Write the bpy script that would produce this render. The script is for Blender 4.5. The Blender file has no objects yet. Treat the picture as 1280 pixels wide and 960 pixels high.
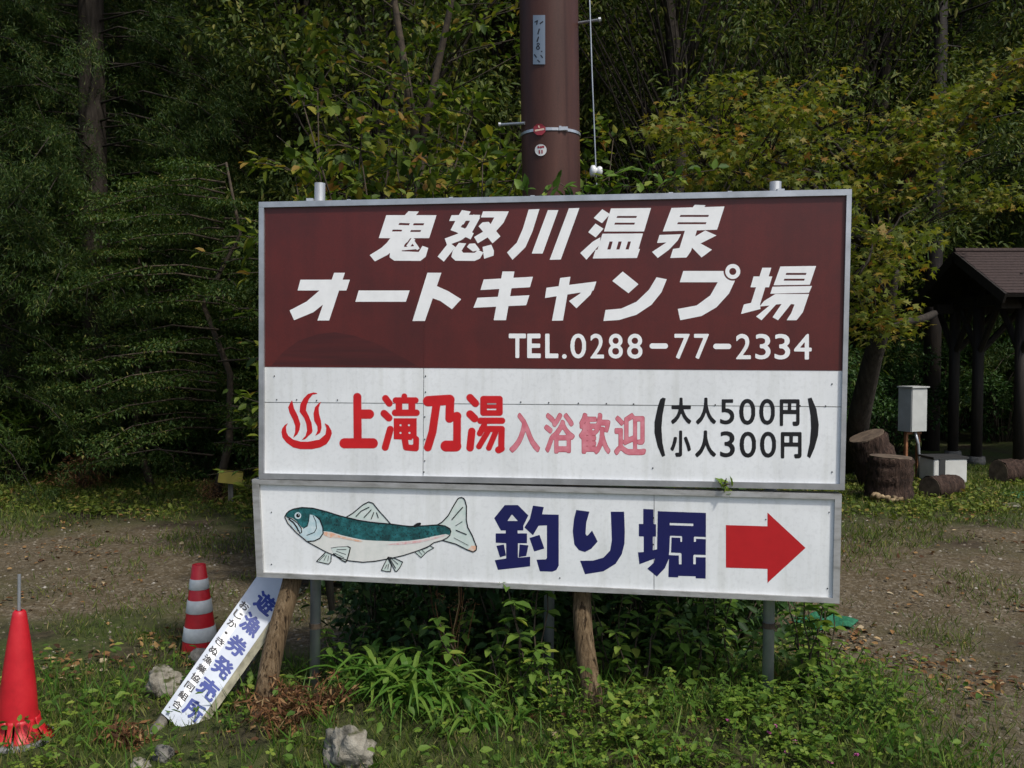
import bpy, math, random
import numpy as np
from mathutils import Vector, Matrix
from mathutils.geometry import delaunay_2d_cdt

# ------------------------------------------------------------------ camera, sky, sun, exposure
sc = bpy.context.scene
F = 1150.0                      # focal length in photo pixels (photo 1280 x 960)
EYE = np.array((0.0, 0.0, 1.63)); PITCH = math.atan(44 / F)
cam = bpy.data.cameras.new('camera'); cam.sensor_width = 36; cam.lens = F / 1280 * 36; cam.clip_end = 800
cam_o = bpy.data.objects.new('camera', cam); sc.collection.objects.link(cam_o)
cam_o.location = EYE; cam_o.rotation_euler = (math.pi / 2 - PITCH, 0, 0); sc.camera = cam_o

SUN_AZ, SUN_EL = math.radians(140), math.radians(55)      # azimuth clockwise from +Y (view direction)
w = bpy.data.worlds.new('World'); sc.world = w; w.use_nodes = True
nt = w.node_tree; bg = nt.nodes['Background']
sky = nt.nodes.new('ShaderNodeTexSky'); sky.sky_type = 'NISHITA'; sky.sun_disc = False
sky.sun_elevation = SUN_EL; sky.sun_rotation = SUN_AZ; sky.air_density = 1.0; sky.dust_density = 2.5; sky.ozone_density = 1.0
nt.links.new(sky.outputs[0], bg.inputs[0]); bg.inputs[1].default_value = 0.15
sl = bpy.data.lights.new('sun', 'SUN'); sl.energy = 2.7; sl.angle = math.radians(4); sl.color = (1, .95, .87)
so = bpy.data.objects.new('sun', sl); sc.collection.objects.link(so)
sd = Vector((math.sin(SUN_AZ) * math.cos(SUN_EL), math.cos(SUN_AZ) * math.cos(SUN_EL), math.sin(SUN_EL)))
so.rotation_euler = sd.to_track_quat('Z', 'Y').to_euler(); so.location = (6, -4, 12)
vs = sc.view_settings; vs.view_transform = 'Standard'; vs.look = 'None'; vs.gamma = 1; vs.exposure = 0.2

# ------------------------------------------------------------------ helpers
col = sc.collection
rng = np.random.default_rng(7); random.seed(7)
def tag(o, label=None, cat=None, group=None, kind=None):
    for k, v in (('label', label), ('category', cat), ('group', group), ('kind', kind)):
        if v: o[k] = v
    return o
def empty(name, loc=(0, 0, 0), rz=0, **k):
    o = bpy.data.objects.new(name, None); col.objects.link(o); o.location = loc; o.rotation_euler = (0, 0, rz)
    o.empty_display_size = .1
    return tag(o, **k)
def mesh_np(name, V, faces_flat, starts, smooth=False):
    me = bpy.data.meshes.new(name)
    V = np.asarray(V, np.float32); faces_flat = np.asarray(faces_flat, np.int32); starts = np.asarray(starts, np.int32)
    me.vertices.add(len(V)); me.vertices.foreach_set('co', V.ravel())
    me.loops.add(len(faces_flat)); me.loops.foreach_set('vertex_index', faces_flat)
    me.polygons.add(len(starts)); me.polygons.foreach_set('loop_start', starts)
    me.update(calc_edges=True); me.validate()
    if smooth: me.polygons.foreach_set('use_smooth', np.ones(len(me.polygons), bool))
    return me
def mesh_py(name, V, Fc, smooth=False):
    me = bpy.data.meshes.new(name); me.from_pydata([tuple(v) for v in V], [], [tuple(f) for f in Fc]); me.update()
    if smooth:
        for p in me.polygons: p.use_smooth = True
    return me
def obj(name, me, m=None, parent=None, loc=(0, 0, 0), **k):
    o = bpy.data.objects.new(name, me); col.objects.link(o); o.location = loc
    if m and len(me.materials) == 0: me.materials.append(m)
    if parent: o.parent = parent
    return tag(o, **k)
def copy_tree(o, parent=None, loc=None, rz=None, s=None, **k):
    c = o.copy(); col.objects.link(c); c.parent = parent
    if loc is not None: c.location = loc
    if rz is not None: c.rotation_euler[2] = rz
    if s is not None: c.scale = (s, s, s) if not hasattr(s, '__len__') else s
    for ch in [x for x in bpy.data.objects if x.parent == o]: copy_tree(ch, c)
    return tag(c, **k)
class MB:
    def __init__(s): s.V = []; s.F = []
    def add(s, V, Fc):
        b = len(s.V); s.V += [tuple(v) for v in V]; s.F += [tuple(i + b for i in f) for f in Fc]; return s
    def hexa(s, a, b):           # two quads (4 points each), joined to a closed block
        return s.add(list(a) + list(b), [(3, 2, 1, 0), (4, 5, 6, 7)] + [(i, (i + 1) % 4, 4 + (i + 1) % 4, 4 + i) for i in range(4)])
    def box(s, c, d, R=None):
        V = []
        for z in (-1, 1):
            for x, y in ((-1, -1), (1, -1), (1, 1), (-1, 1)):
                p = Vector((x * d[0] / 2, y * d[1] / 2, z * d[2] / 2))
                if R: p = R @ p
                V.append(Vector(c) + p)
        return s.hexa(V[:4], V[4:])
    def tube(s, pts, rad, n=8, caps=True, jit=0):
        pts = [Vector(p) for p in pts]
        if not hasattr(rad, '__len__'): rad = [rad] * len(pts)
        V = []; Fc = []; side = None
        for i, p in enumerate(pts):
            t = (pts[min(i + 1, len(pts) - 1)] - pts[max(i - 1, 0)]).normalized()
            if side is None: side = t.cross(Vector((0, 0, 1)) if abs(t.z) < .9 else Vector((1, 0, 0))).normalized()
            side = (side - t * side.dot(t)).normalized(); up = t.cross(side)
            for k in range(n):
                a = 2 * math.pi * k / n; r = rad[i] * (1 + jit * random.uniform(-1, 1))
                V.append(p + side * math.cos(a) * r + up * math.sin(a) * r)
        for i in range(len(pts) - 1):
            for k in range(n):
                Fc.append((i * n + k, i * n + (k + 1) % n, (i + 1) * n + (k + 1) % n, (i + 1) * n + k))
        if caps:
            Fc.append(tuple(range(n))[::-1]); Fc.append(tuple((len(pts) - 1) * n + k for k in range(n)))
        return s.add(V, Fc)
    def build(s, name, m, parent=None, smooth=False, **k): return obj(name, mesh_py(name, s.V, s.F, smooth), m, parent, **k)

FWD = np.array((0, math.cos(PITCH), -math.sin(PITCH))); UPV = np.array((0, math.sin(PITCH), math.cos(PITCH))); RGT = np.array((1., 0, 0))
def ray(x, y): return FWD + RGT * ((x - 640) / F) + UPV * ((480 - y) / F)
def at(x, y, Y):
    d = ray(x, y); return EYE + d * (Y / d[1])
def vnoise(x, y, s=1.0, seed=0):
    x = np.asarray(x) / s + seed * 3.7; y = np.asarray(y) / s + seed * 7.1
    return (np.sin(x * 1.7 + 1.3 * np.sin(y * 1.1 + .5)) + np.sin(y * 2.1 + 1.7 * np.sin(x * .9 + 2)) + .6 * np.sin(3.1 * x + 2.3 * y) + .6 * np.sin(2.7 * y - 3.7 * x + 1)) / 3.2
def gz(x, y):
    x = np.asarray(x, float); y = np.asarray(y, float)
    z = .025 * vnoise(x, y, .9) + .012 * vnoise(x, y, .33, 2)
    z = z + .10 * np.exp(-((y - 4.25) / .45) ** 2 - ((x - .25) / 1.4) ** 4)      # low bank the sign stands on
    z = z + .05 * np.exp(-((y - 3.75) / .25) ** 2) * np.clip((x + 1.4) / .6, 0, 1) * np.clip((2.0 - x) / .5, 0, 1)
    rise = np.clip(y - 23.0 - .1 * np.abs(x), 0, None)
    z = z + rise * .75 * np.clip(rise / 4, 0, 1)
    side = np.clip(-x - 16, 0, None); z = z + .3 * side * np.clip((y - 2) / 10, 0, 1)
    return np.minimum(z, 34 + .3 * vnoise(x, y, 5))
def ground(x, y):                # where the photo's pixel meets the ground
    d = ray(x, y); lo, hi = 1.0, 40.0
    for _ in range(50):
        m = (lo + hi) / 2; p = EYE + d * m
        if p[2] > gz(p[0], p[1]): lo = m
        else: hi = m
    return EYE + d * lo

# ------------------------------------------------------------------ materials
def mat(name, rough=.6, spec=.5, metal=0):
    m = bpy.data.materials.new(name); m.use_nodes = True; b = m.node_tree.nodes['Principled BSDF']
    b.inputs['Roughness'].default_value = rough; b.inputs['Specular IOR Level'].default_value = spec; b.inputs['Metallic'].default_value = metal
    return m, m.node_tree, b
def N(nt, t, **k):
    n = nt.nodes.new('ShaderNode' + t)
    for a, v in k.items():
        if a in n.inputs.keys(): n.inputs[a].default_value = v
        else: setattr(n, a, v)
    return n
def ramp(nt, fac, stops):
    r = N(nt, 'ValToRGB'); e = r.color_ramp.elements
    while len(e) > 1: e.remove(e[-1])
    for i, (p, c) in enumerate(stops):
        q = e[0] if i == 0 else e.new(p)
        q.position = p; q.color = (*c, 1) if len(c) == 3 else c
    nt.links.new(fac, r.inputs[0]); return r.outputs[0]
def coords(nt, scale=(1, 1, 1), src='Object'):
    t = N(nt, 'TexCoord'); mp = N(nt, 'Mapping'); mp.inputs['Scale'].default_value = scale
    nt.links.new(t.outputs[src], mp.inputs[0]); return mp.outputs[0]
def noise(nt, vec, scale, detail=4, rough=.6, dist=0):
    n = N(nt, 'TexNoise', Scale=scale, Detail=detail, Roughness=rough, Distortion=dist); nt.links.new(vec, n.inputs['Vector']); return n.outputs['Fac']
def mixc(nt, fac, a, b, blend='MIX'):
    n = N(nt, 'Mix', data_type='RGBA', blend_type=blend)
    for s, v in ((n.inputs[0], fac), (n.inputs[6], a), (n.inputs[7], b)):
        if hasattr(v, 'is_linked') or hasattr(v, 'links'): nt.links.new(v, s)
        else: s.default_value = v if not hasattr(v, '__len__') else (*v, 1)
    return n.outputs[2]
def bump(nt, b, h, strength=.3, dist=.01):
    n = N(nt, 'Bump', Strength=strength, Distance=dist); nt.links.new(h, n.inputs['Height']); nt.links.new(n.outputs[0], b.inputs['Normal'])
def noisy(name, stops, scale=6, stretch=(1, 1, 1), rough=.7, spec=.4, metal=0, bmp=.2, bd=.01, detail=5):
    m, nt, b = mat(name, rough, spec, metal); f = noise(nt, coords(nt, stretch), scale, detail)
    nt.links.new(ramp(nt, f, stops), b.inputs['Base Color'])
    if bmp: bump(nt, b, f, bmp, bd)
    return m
def leafmat(name, stops, trans=.35, rough=.55, spec=.22):
    m, nt, b = mat(name, rough, spec); g = N(nt, 'NewGeometry')
    c = ramp(nt, g.outputs['Random Per Island'], stops); nt.links.new(c, b.inputs['Base Color'])
    t = N(nt, 'BsdfTranslucent'); tc = mixc(nt, 1.0, c, (1.0, 1.05, .55), 'MULTIPLY'); nt.links.new(tc, t.inputs[0])
    mx = N(nt, 'MixShader'); mx.inputs[0].default_value = trans
    nt.links.new(b.outputs[0], mx.inputs[1]); nt.links.new(t.outputs[0], mx.inputs[2])
    nt.links.new(mx.outputs[0], nt.nodes['Material Output'].inputs[0]); return m
M = {}
def board_white():
    m, nt, b = mat('board_white', .38, .5); v = coords(nt)
    n1 = noise(nt, v, 2.2, 5); n2 = noise(nt, coords(nt, (9, 9, .7)), 2.0, 6); n3 = noise(nt, v, 60, 2)
    c = ramp(nt, n1, [(.3, (.66, .68, .68)), (.6, (.77, .79, .79)), (.8, (.72, .74, .75))])
    st = ramp(nt, n2, [(.5, (1, 1, 1)), (.64, (.84, .84, .81)), (.8, (.70, .69, .65))])
    c = mixc(nt, .5, c, st, 'MULTIPLY')
    c = mixc(nt, .25, c, ramp(nt, n3, [(.3, (.7, .7, .7)), (.5, (1, 1, 1))]), 'MULTIPLY')
    nt.links.new(c, b.inputs['Base Color']); bump(nt, b, n1, .15, .004); return m
M['white'] = board_white()
def board_brown():
    m, nt, b = mat('board_brown', .42, .45); v = coords(nt)
    n1 = noise(nt, v, 3.0, 6); n2 = noise(nt, coords(nt, (7, 7, .6)), 2.4, 6); n3 = noise(nt, v, 220, 2, .7)
    c = ramp(nt, n1, [(.3, (.066, .0105, .009)), (.55, (.096, .0125, .010)), (.75, (.072, .012, .011))])
    c = mixc(nt, .5, c, ramp(nt, n2, [(.4, (1, 1, 1)), (.75, (.62, .7, .75))]), 'MULTIPLY')
    c = mixc(nt, .5, c, ramp(nt, n3, [(.35, (.7, .7, .7)), (.65, (1.2, 1.15, 1.15))]), 'MULTIPLY')
    nt.links.new(c, b.inputs['Base Color']); return m
M['brown'] = board_brown()
M['alu'] = noisy('aluminium', [(.3, (.36, .37, .38)), (.7, (.55, .56, .58))], 9, (1, 1, 1), .38, .5, .75, .05)
M['alu_dirty'] = noisy('aluminium_dirty', [(.3, (.26, .26, .24)), (.5, (.42, .42, .41)), (.75, (.52, .53, .53))], 10, (1, 1, 3), .45, .5, .5, .05)
M['galv'] = noisy('galvanised_steel', [(.3, (.26, .28, .3)), (.7, (.4, .42, .44))], 16, (1, 1, .5), .45, .5, .6, .05)
def paint(name, c, rough=.4, var=.25):
    d = tuple(x * (1 - var) for x in c); return noisy(name, [(.3, d), (.6, c)], 18, (1, 1, 1), rough, .4, 0, 0)
M['p_white'] = paint('paint_white', (.82, .83, .82), .4, .08); M['p_red'] = paint('paint_red', (.56, .012, .016), .4, .12)
M['p_pink'] = noisy('paint_faded_pink', [(.3, (.66, .25, .29)), (.65, (.56, .14, .18))], 30, (1, 1, 1), .6, .3, 0, 0)
M['p_pinkline'] = paint('paint_pink_line', (.44, .09, .11), .6); M['p_black'] = paint('paint_black', (.012, .012, .015), .35)
M['p_navy'] = paint('paint_navy', (.010, .012, .085), .35, .1); M['p_darkred'] = paint('paint_arrow_red', (.44, .012, .016), .4, .1)
M['p_blue'] = paint('paint_blue', (.012, .035, .22), .45); M['p_redshade'] = paint('paint_red_edge', (.62, .19, .2), .5)
M['f_body'] = noisy('fish_cream', [(.3, (.60, .62, .58)), (.65, (.70, .70, .66))], 25, rough=.45, bmp=0)
def fishteal():
    m, nt, b = mat('fish_teal', .4); v = coords(nt); n = noise(nt, v, 26, 5, .7); q = noise(nt, v, 120, 2)
    c = ramp(nt, n, [(.3, (.008, .03, .035)), (.5, (.012, .095, .10)), (.7, (.03, .19, .21))])
    c = mixc(nt, .6, c, ramp(nt, q, [(.36, (.25, .3, .3)), (.46, (1, 1, 1))]), 'MULTIPLY'); nt.links.new(c, b.inputs['Base Color']); return m
M['f_teal'] = fishteal(); M['f_pale'] = noisy('fish_pale_blue', [(.3, (.38, .54, .58)), (.65, (.58, .68, .70))], 40, bmp=0)
M['f_fin'] = noisy('fish_fin', [(.35, (.50, .60, .55)), (.65, (.62, .67, .64))], 30, bmp=0)
M['f_orange'] = noisy('fish_orange', [(.35, (.70, .36, .22)), (.6, (.66, .58, .5))], 60, bmp=0); M['f_blush'] = noisy('fish_blush', [(.35, (.66, .36, .36)), (.6, (.66, .58, .56))], 60, bmp=0)
def weathered():
    m, nt, b = mat('weathered_post', .9, .15); g = noise(nt, coords(nt, (26, 26, 1.3)), 3.2, 7, .7); k = noise(nt, coords(nt), 5, 4); cr = noise(nt, coords(nt, (40, 40, 1.0)), 2.0, 2)
    c = ramp(nt, g, [(.3, (.06, .038, .02)), (.5, (.18, .125, .07)), (.72, (.30, .225, .14))]); c = mixc(nt, .7, c, ramp(nt, k, [(.35, (.45, .42, .4)), (.6, (1, 1, 1))]), 'MULTIPLY')
    c = mixc(nt, .9, c, ramp(nt, cr, [(.36, (.15, .13, .12)), (.42, (1, 1, 1))]), 'MULTIPLY'); nt.links.new(c, b.inputs['Base Color']); bump(nt, b, g, .9, .02); return m
M['wood_post'] = weathered()
M['bark'] = noisy('bark', [(.3, (.022, .018, .014)), (.55, (.055, .045, .034)), (.75, (.10, .085, .065))], 6, (3, 3, .4), .9, .2, 0, .7, .04)
M['cedar_bark'] = noisy('cedar_bark', [(.3, (.03, .019, .013)), (.6, (.075, .048, .032)), (.8, (.12, .09, .065))], 5, (5, 5, .25), .9, .2, 0, .7, .04)
M['dark_bark'] = noisy('dark_bark', [(.3, (.018, .014, .011)), (.6, (.04, .033, .026)), (.8, (.07, .06, .048))], 8, (3, 3, .5), .9, .2, 0, .6, .03)
M['twig'] = noisy('twig', [(.3, (.022, .016, .010)), (.7, (.075, .055, .035))], 20, rough=.85, bmp=0)
M['dark_timber'] = noisy('dark_timber', [(.3, (.008, .006, .005)), (.7, (.024, .018, .014))], 8, (4, 4, .5), .7, .3, 0, .2)
M['cut_wood'] = noisy('cut_wood', [(.3, (.05, .034, .024)), (.7, (.15, .11, .075))], 14, rough=.9, bmp=.3)
M['rock'] = noisy('rock', [(.3, (.06, .055, .04)), (.45, (.19, .175, .14)), (.7, (.32, .30, .25))], 14, rough=.9, spec=.2, bmp=.8, bd=.03)
def moss_on(m):
    nt = m.node_tree; b = nt.nodes['Principled BSDF']; c = b.inputs['Base Color'].links[0].from_socket; n = noise(nt, coords(nt), 11, 6, .7); g = N(nt, 'NewGeometry'); sx = N(nt, 'SeparateXYZ'); nt.links.new(g.outputs['Normal'], sx.inputs[0])
    ml = N(nt, 'Math', operation='MULTIPLY'); nt.links.new(n, ml.inputs[0]); nt.links.new(sx.outputs[2], ml.inputs[1]); f = ramp(nt, ml.outputs[0], [(.34, (0, 0, 0)), (.5, (1, 1, 1))])
    nt.links.new(mixc(nt, f, c, (.05, .055, .02)), b.inputs['Base Color'])
moss_on(M['rock'])
M['rock_dark'] = noisy('rock_dark', [(.3, (.06, .058, .05)), (.7, (.20, .19, .17))], 11, rough=.9, spec=.2, bmp=.8, bd=.03)

# ------------------------------------------------------------------ painted shapes (lettering, emblem, fish)
def pip(P, X, Y):
    P = np.asarray(P, float); ins = np.zeros(X.shape, bool); j = len(P) - 1
    for i in range(len(P)):
        a, b = P[i], P[j]
        if a[1] != b[1]:
            ins ^= ((a[1] > Y) != (b[1] > Y)) & (X < (b[0] - a[0]) * (Y - a[1]) / (b[1] - a[1]) + a[0])
        j = i
    return ins
def blur(a, n=1):
    for _ in range(n):
        q = np.pad(a, 1, mode='edge'); a = (q[:-2, 1:-1] + q[2:, 1:-1] + q[1:-1, :-2] + q[1:-1, 2:] + 4 * q[1:-1, 1:-1]) / 8
    return a
def contours(f):
    seg = {}; ins = f < 0
    c = ins[:-1, :-1].astype(int) + 2 * ins[:-1, 1:] + 4 * ins[1:, 1:] + 8 * ins[1:, :-1]
    T = {1: [(3, 0)], 2: [(0, 1)], 3: [(3, 1)], 4: [(1, 2)], 5: [(3, 0), (1, 2)], 6: [(0, 2)], 7: [(3, 2)], 8: [(2, 3)], 9: [(2, 0)], 10: [(0, 1), (2, 3)], 11: [(2, 1)], 12: [(1, 3)], 13: [(1, 0)], 14: [(0, 3)]}
    for y, x in zip(*np.nonzero((c > 0) & (c < 15))):
        E = [('h', y, x), ('v', y, x + 1), ('h', y + 1, x), ('v', y, x)]
        for a, b in T[c[y, x]]: seg[E[a]] = E[b]
    loops = []
    while seg:
        s, n = seg.popitem(); L = [s]
        while n != s and n in seg:
            L.append(n); n = seg.pop(n)
        pts = []
        for t, y, x in L:
            a = f[y, x]; b = f[y, x + 1] if t == 'h' else f[y + 1, x]; k = a / (a - b)
            pts.append((x + k, y) if t == 'h' else (x, y + k))
        loops.append(np.array(pts, float))
    return loops
def rdp(P, eps):
    if len(P) < 4: return P
    k = int(np.argmax(((P - P[0]) ** 2).sum(1)))
    def rec(A):
        if len(A) < 3: return [A[0]]
        a, b = A[0], A[-1]; d = b - a; l = np.hypot(*d) + 1e-9
        h = np.abs(d[0] * (A[:, 1] - a[1]) - d[1] * (A[:, 0] - a[0])) / l; i = int(np.argmax(h))
        return [A[0]] if h[i] < eps else rec(A[:i + 1]) + rec(A[i:])
    return np.array(rec(P[:k + 1]) + rec(np.vstack([P[k:], P[:1]])))
def fill(f, eps=.35):
    """level-0 region of the field f -> points (cells) and triangles"""
    L = [l for l in (rdp(l, eps) for l in contours(f) if len(l) > 5) if len(l) > 2]
    vs, es = [], []
    for l in L:
        b = len(vs); n = len(l); vs += [Vector((p[0], p[1])) for p in l]; es += [(b + i, b + (i + 1) % n) for i in range(n)]
    V, _, Fc, *_r = delaunay_2d_cdt(vs, es, [], 0, 1e-4)
    V = np.array([v[:] for v in V]); T = []
    H, W = f.shape
    for t in Fc:
        cx, cy = V[list(t)].mean(0); x0, y0 = min(int(cx), W - 2), min(int(cy), H - 2); a, b = cx - x0, cy - y0
        v = f[y0, x0] * (1 - a) * (1 - b) + f[y0, x0 + 1] * a * (1 - b) + f[y0 + 1, x0] * (1 - a) * b + f[y0 + 1, x0 + 1] * a * b
        if v < 0: T.append(t)
    return V, T
def drawn(ops, org=(0, 0), s=1.0, q=5, grow=0):
    """ops in zoomed units: ('p', pts) fill, ('n', pts) cut, ('l', pts, w[, 'r']) stroke, ('x', ...) cut stroke, ('o'/'c', centre, r) disc/cut disc -> photo-pixel points, triangles"""
    allp = []
    for o in ops:
        if o[0] in 'oc': allp += [(o[1][0] - o[2], o[1][1] - o[2]), (o[1][0] + o[2], o[1][1] + o[2])]
        else:
            e = o[2] if o[0] in 'lx' else 0
            for p in o[1]: allp += [(p[0] - e, p[1] - e), (p[0] + e, p[1] + e)]
    A = np.array(allp, float) / s; lo = A.min(0) - 1; hi = A.max(0) + 1
    W, H = np.ceil((hi - lo) * q).astype(int) + 1
    SS = 2
    X, Y = np.meshgrid((np.arange(W * SS) + .5) / SS, (np.arange(H * SS) + .5) / SS)
    cv = np.zeros(X.shape, bool); tr = lambda P: (np.asarray(P, float) / s - lo) * q
    FX, FY = X, Y
    for o in ops:
        P = tr([o[1]] if o[0] in 'oc' else o[1]); e = (o[2] / s * q + grow if o[0] in 'oclx' else 0) + 2
        a0, b0 = np.maximum(((P.min(0) - e) * SS).astype(int), 0); a1, b1 = ((P.max(0) + e) * SS).astype(int) + 1
        X, Y = FX[b0:b1, a0:a1], FY[b0:b1, a0:a1]
        if o[0] in 'pn': m = pip(P, X, Y)
        elif o[0] in 'oc':
            c = P[0]; m = np.hypot(X - c[0], Y - c[1]) < o[2] / s * q
        else:
            r = o[2] / s * q / 2 + grow; rd = len(o) > 3; m = np.zeros(X.shape, bool)
            for i in range(len(P) - 1):
                a, b = P[i], P[i + 1]; d = b - a; L = np.hypot(*d) + 1e-9; d = d / L
                t = (X - a[0]) * d[0] + (Y - a[1]) * d[1]; h = np.abs((X - a[0]) * d[1] - (Y - a[1]) * d[0])
                m |= (t >= 0) & (t <= L) & (h <= r)
                if rd or i > 0: m |= np.hypot(X - a[0], Y - a[1]) <= r
                if rd: m |= np.hypot(X - b[0], Y - b[1]) <= r
        if o[0] in 'nxc': cv[b0:b1, a0:a1] &= ~m
        else: cv[b0:b1, a0:a1] |= m
    f = .5 - blur(cv.reshape(H, SS, W, SS).mean((1, 3)), 1)
    V, T = fill(f)
    return (V + .5) / q + lo + np.array(org), T
_gc = {}
NG, PAD = 110, 18
def raster(ch):
    if ch in _gc: return _gc[ch]
    cu = bpy.data.curves.new('glyph', 'FONT'); cu.body = ch; cu.resolution_u = 5
    ob = bpy.data.objects.new('glyph', cu); col.objects.link(ob); bpy.context.view_layer.update()
    me = ob.to_mesh(); me.calc_loop_triangles()
    co = np.array([v.co[:2] for v in me.vertices]); tr = np.array([t.vertices[:] for t in me.loop_triangles])
    ob.to_mesh_clear(); bpy.data.objects.remove(ob); bpy.data.curves.remove(cu)
    lo = co.min(0); hi = co.max(0); s = (NG - 2 * PAD) / max(hi - lo); p = (co - lo) * s + PAD
    W, H = ((hi - lo) * s).astype(int) + 2 * PAD + 1; SS = 3; g = np.zeros((H * SS, W * SS), bool)
    for t in tr:
        a, b, c = p[t] * SS
        x0, y0 = np.floor(np.minimum(np.minimum(a, b), c)).astype(int); x1, y1 = np.ceil(np.maximum(np.maximum(a, b), c)).astype(int)
        X, Y = np.meshgrid(np.arange(x0, x1 + 1) + .5, np.arange(y0, y1 + 1) + .5)
        e = lambda p, q: (q[0] - p[0]) * (Y - p[1]) - (q[1] - p[1]) * (X - p[0])
        e1, e2, e3 = e(a, b), e(b, c), e(c, a)
        g[y0:y1 + 1, x0:x1 + 1] |= (((e1 >= 0) & (e2 >= 0) & (e3 >= 0)) | ((e1 <= 0) & (e2 <= 0) & (e3 <= 0)))
    _gc[ch] = g.reshape(H, SS, W, SS).mean((1, 3)); return _gc[ch]
def edt(mask):
    H, W = mask.shape; f = np.where(mask, 0, 1e6); i = np.arange(H); d = (i[:, None] - i[None, :]) ** 2
    f = np.stack([(f[:, x][None, :] + d).min(1) for x in range(W)], 1)
    j = np.arange(W); d = (j[:, None] - j[None, :]) ** 2
    return np.sqrt(np.stack([(f[y][None, :] + d).min(1) for y in range(H)], 0))
def glyph(ch, r):
    m = raster(ch) >= .5; d = np.where(m, -(edt(~m) - .5), edt(m) - .5)
    V, T = fill(blur(d - r, 2), .3); lo = V.min(0); hi = V.max(0)
    return (V - lo) / (hi - lo), T          # 0..1, y up

# ------------------------------------------------------------------ ground
def build_ground():
    xs = np.concatenate([np.linspace(-70, -8, 26)[:-1], np.linspace(-8, 9, 200)[:-1], np.linspace(9, 70, 26)])
    ys = np.concatenate([np.linspace(-30, 3, 12)[:-1], np.linspace(3, 8, 110)[:-1], np.linspace(8, 18, 80)[:-1], np.linspace(18, 90, 40)])
    X, Y = np.meshgrid(xs, ys); Z = gz(X, Y) + np.where((Y > 3) & (Y < 16), .006 * vnoise(X, Y, .12, 4), 0)
    V = np.stack([X, Y, Z], -1).reshape(-1, 3); nx, ny = len(xs), len(ys)
    i = (np.arange(ny - 1)[:, None] * nx + np.arange(nx - 1)[None, :]).ravel()
    Q = np.stack([i, i + 1, i + 1 + nx, i + nx], 1)
    me = mesh_np('ground', V, Q.ravel(), np.arange(len(Q)) * 4, True)
    gr = me.attributes.new('gravel', 'FLOAT', 'POINT')
    x, y = V[:, 0], V[:, 1]
    g = np.clip((y - 4.7 - .5 * vnoise(x, y, .8, 5)) / 1.1, 0, 1) * np.clip((9.3 - y + .7 * vnoise(x, y, .9, 6)) / 1.8, 0, 1) * np.clip(.75 + .55 * vnoise(x, y, 1.3, 8), .2, 1)
    g = np.maximum(g, .65 * np.clip((x - 1.55) / .3, 0, 1) * np.clip((8.6 - y) / .8, 0, 1))
    g = np.maximum(g, np.clip((3.0 - y) / .3, 0, 1))
    gr.data.foreach_set('value', g.astype(np.float32))
    m, nt, b = mat('ground', .95, .15); v = coords(nt)
    a = N(nt, 'Attribute', attribute_name='gravel')
    n1 = noise(nt, v, 1.1, 6); n2 = noise(nt, v, 14, 6, .7); n3 = noise(nt, v, 90, 3, .7)
    soil = ramp(nt, n2, [(.3, (.022, .017, .011)), (.5, (.05, .038, .025)), (.7, (.09, .068, .042))])
    moss = ramp(nt, n2, [(.3, (.022, .034, .009)), (.6, (.06, .078, .02)), (.8, (.10, .10, .035))])
    soil = mixc(nt, ramp(nt, n1, [(.36, (0, 0, 0)), (.56, (1, 1, 1))]), soil, moss)
    vor = N(nt, 'TexVoronoi', Scale=60.0); nt.links.new(v, vor.inputs['Vector'])
    peb = ramp(nt, vor.outputs['Color'], [(.1, (.055, .043, .026)), (.5, (.125, .10, .066)), (.9, (.21, .18, .13))])
    grv = mixc(nt, ramp(nt, n2, [(.4, (0, 0, 0)), (.62, (1, 1, 1))]), peb, (.085, .064, .034))
    fac = N(nt, 'Math', operation='MULTIPLY_ADD'); fac.inputs[1].default_value = 1.0
    sub = N(nt, 'Math', operation='MULTIPLY_ADD'); sub.inputs[1].default_value = 1.6; sub.inputs[2].default_value = -.8; nt.links.new(n1, sub.inputs[0])
    nt.links.new(a.outputs['Fac'], fac.inputs[0]); nt.links.new(sub.outputs[0], fac.inputs[2])
    c = mixc(nt, ramp(nt, fac.outputs[0], [(.3, (0, 0, 0)), (.75, (1, 1, 1))]), soil, grv)
    nt.links.new(c, b.inputs['Base Color']); bump(nt, b, n3, .7, .02)
    obj('ground', me, m, kind='structure', label='gravel and mossy earth ground of the car park')
build_ground()

# ------------------------------------------------------------------ the billboard
A0 = at(325, 253, 4.15); A1 = at(1064, 237, 3.82); A2 = at(325, 598, 4.15)
EX = (A1 - A0); EX[2] = 0; EX /= np.linalg.norm(EX); EZ = np.array((0, 0, 1.)); NRM = np.cross(EX, EZ)   # towards the camera
root = ground(640, 905); root[2] = gz(root[0], root[1])
def onb(x, y, d=0.0):           # photo pixel -> point on the board face, d metres proud of it, relative to the billboard's base
    dr = ray(x, y); t = np.dot(A0 - EYE, NRM) / np.dot(dr, NRM); return EYE + dr * t + NRM * d - root
bill = empty('billboard', root, label='large brown and white roadside billboard with Japanese lettering, fish painting and red arrow', cat='billboard')
def slab(q, d0, d1, name, m, parent):          # quad of photo pixels -> block between two depths
    mb = MB(); mb.hexa([onb(x, y, d0) for x, y in q], [onb(x, y, d1) for x, y in q]); return mb.build(name, m, parent)
def lerpq(Q, u, v):
    Q = [np.array(p, float) for p in Q]; return (Q[0] * (1 - u) + Q[1] * u) * (1 - v) + (Q[3] * (1 - u) + Q[2] * u) * v
UQ = [(325, 253), (1064, 237), (1055, 612), (325, 598)]      # TL TR BR BL
LQ = [(317, 598.5), (1051, 617), (1048, 753), (323, 720)]
def sub(Q, u0, v0, u1, v1): return [lerpq(Q, u0, v0), lerpq(Q, u1, v0), lerpq(Q, u1, v1), lerpq(Q, u0, v1)]
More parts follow.
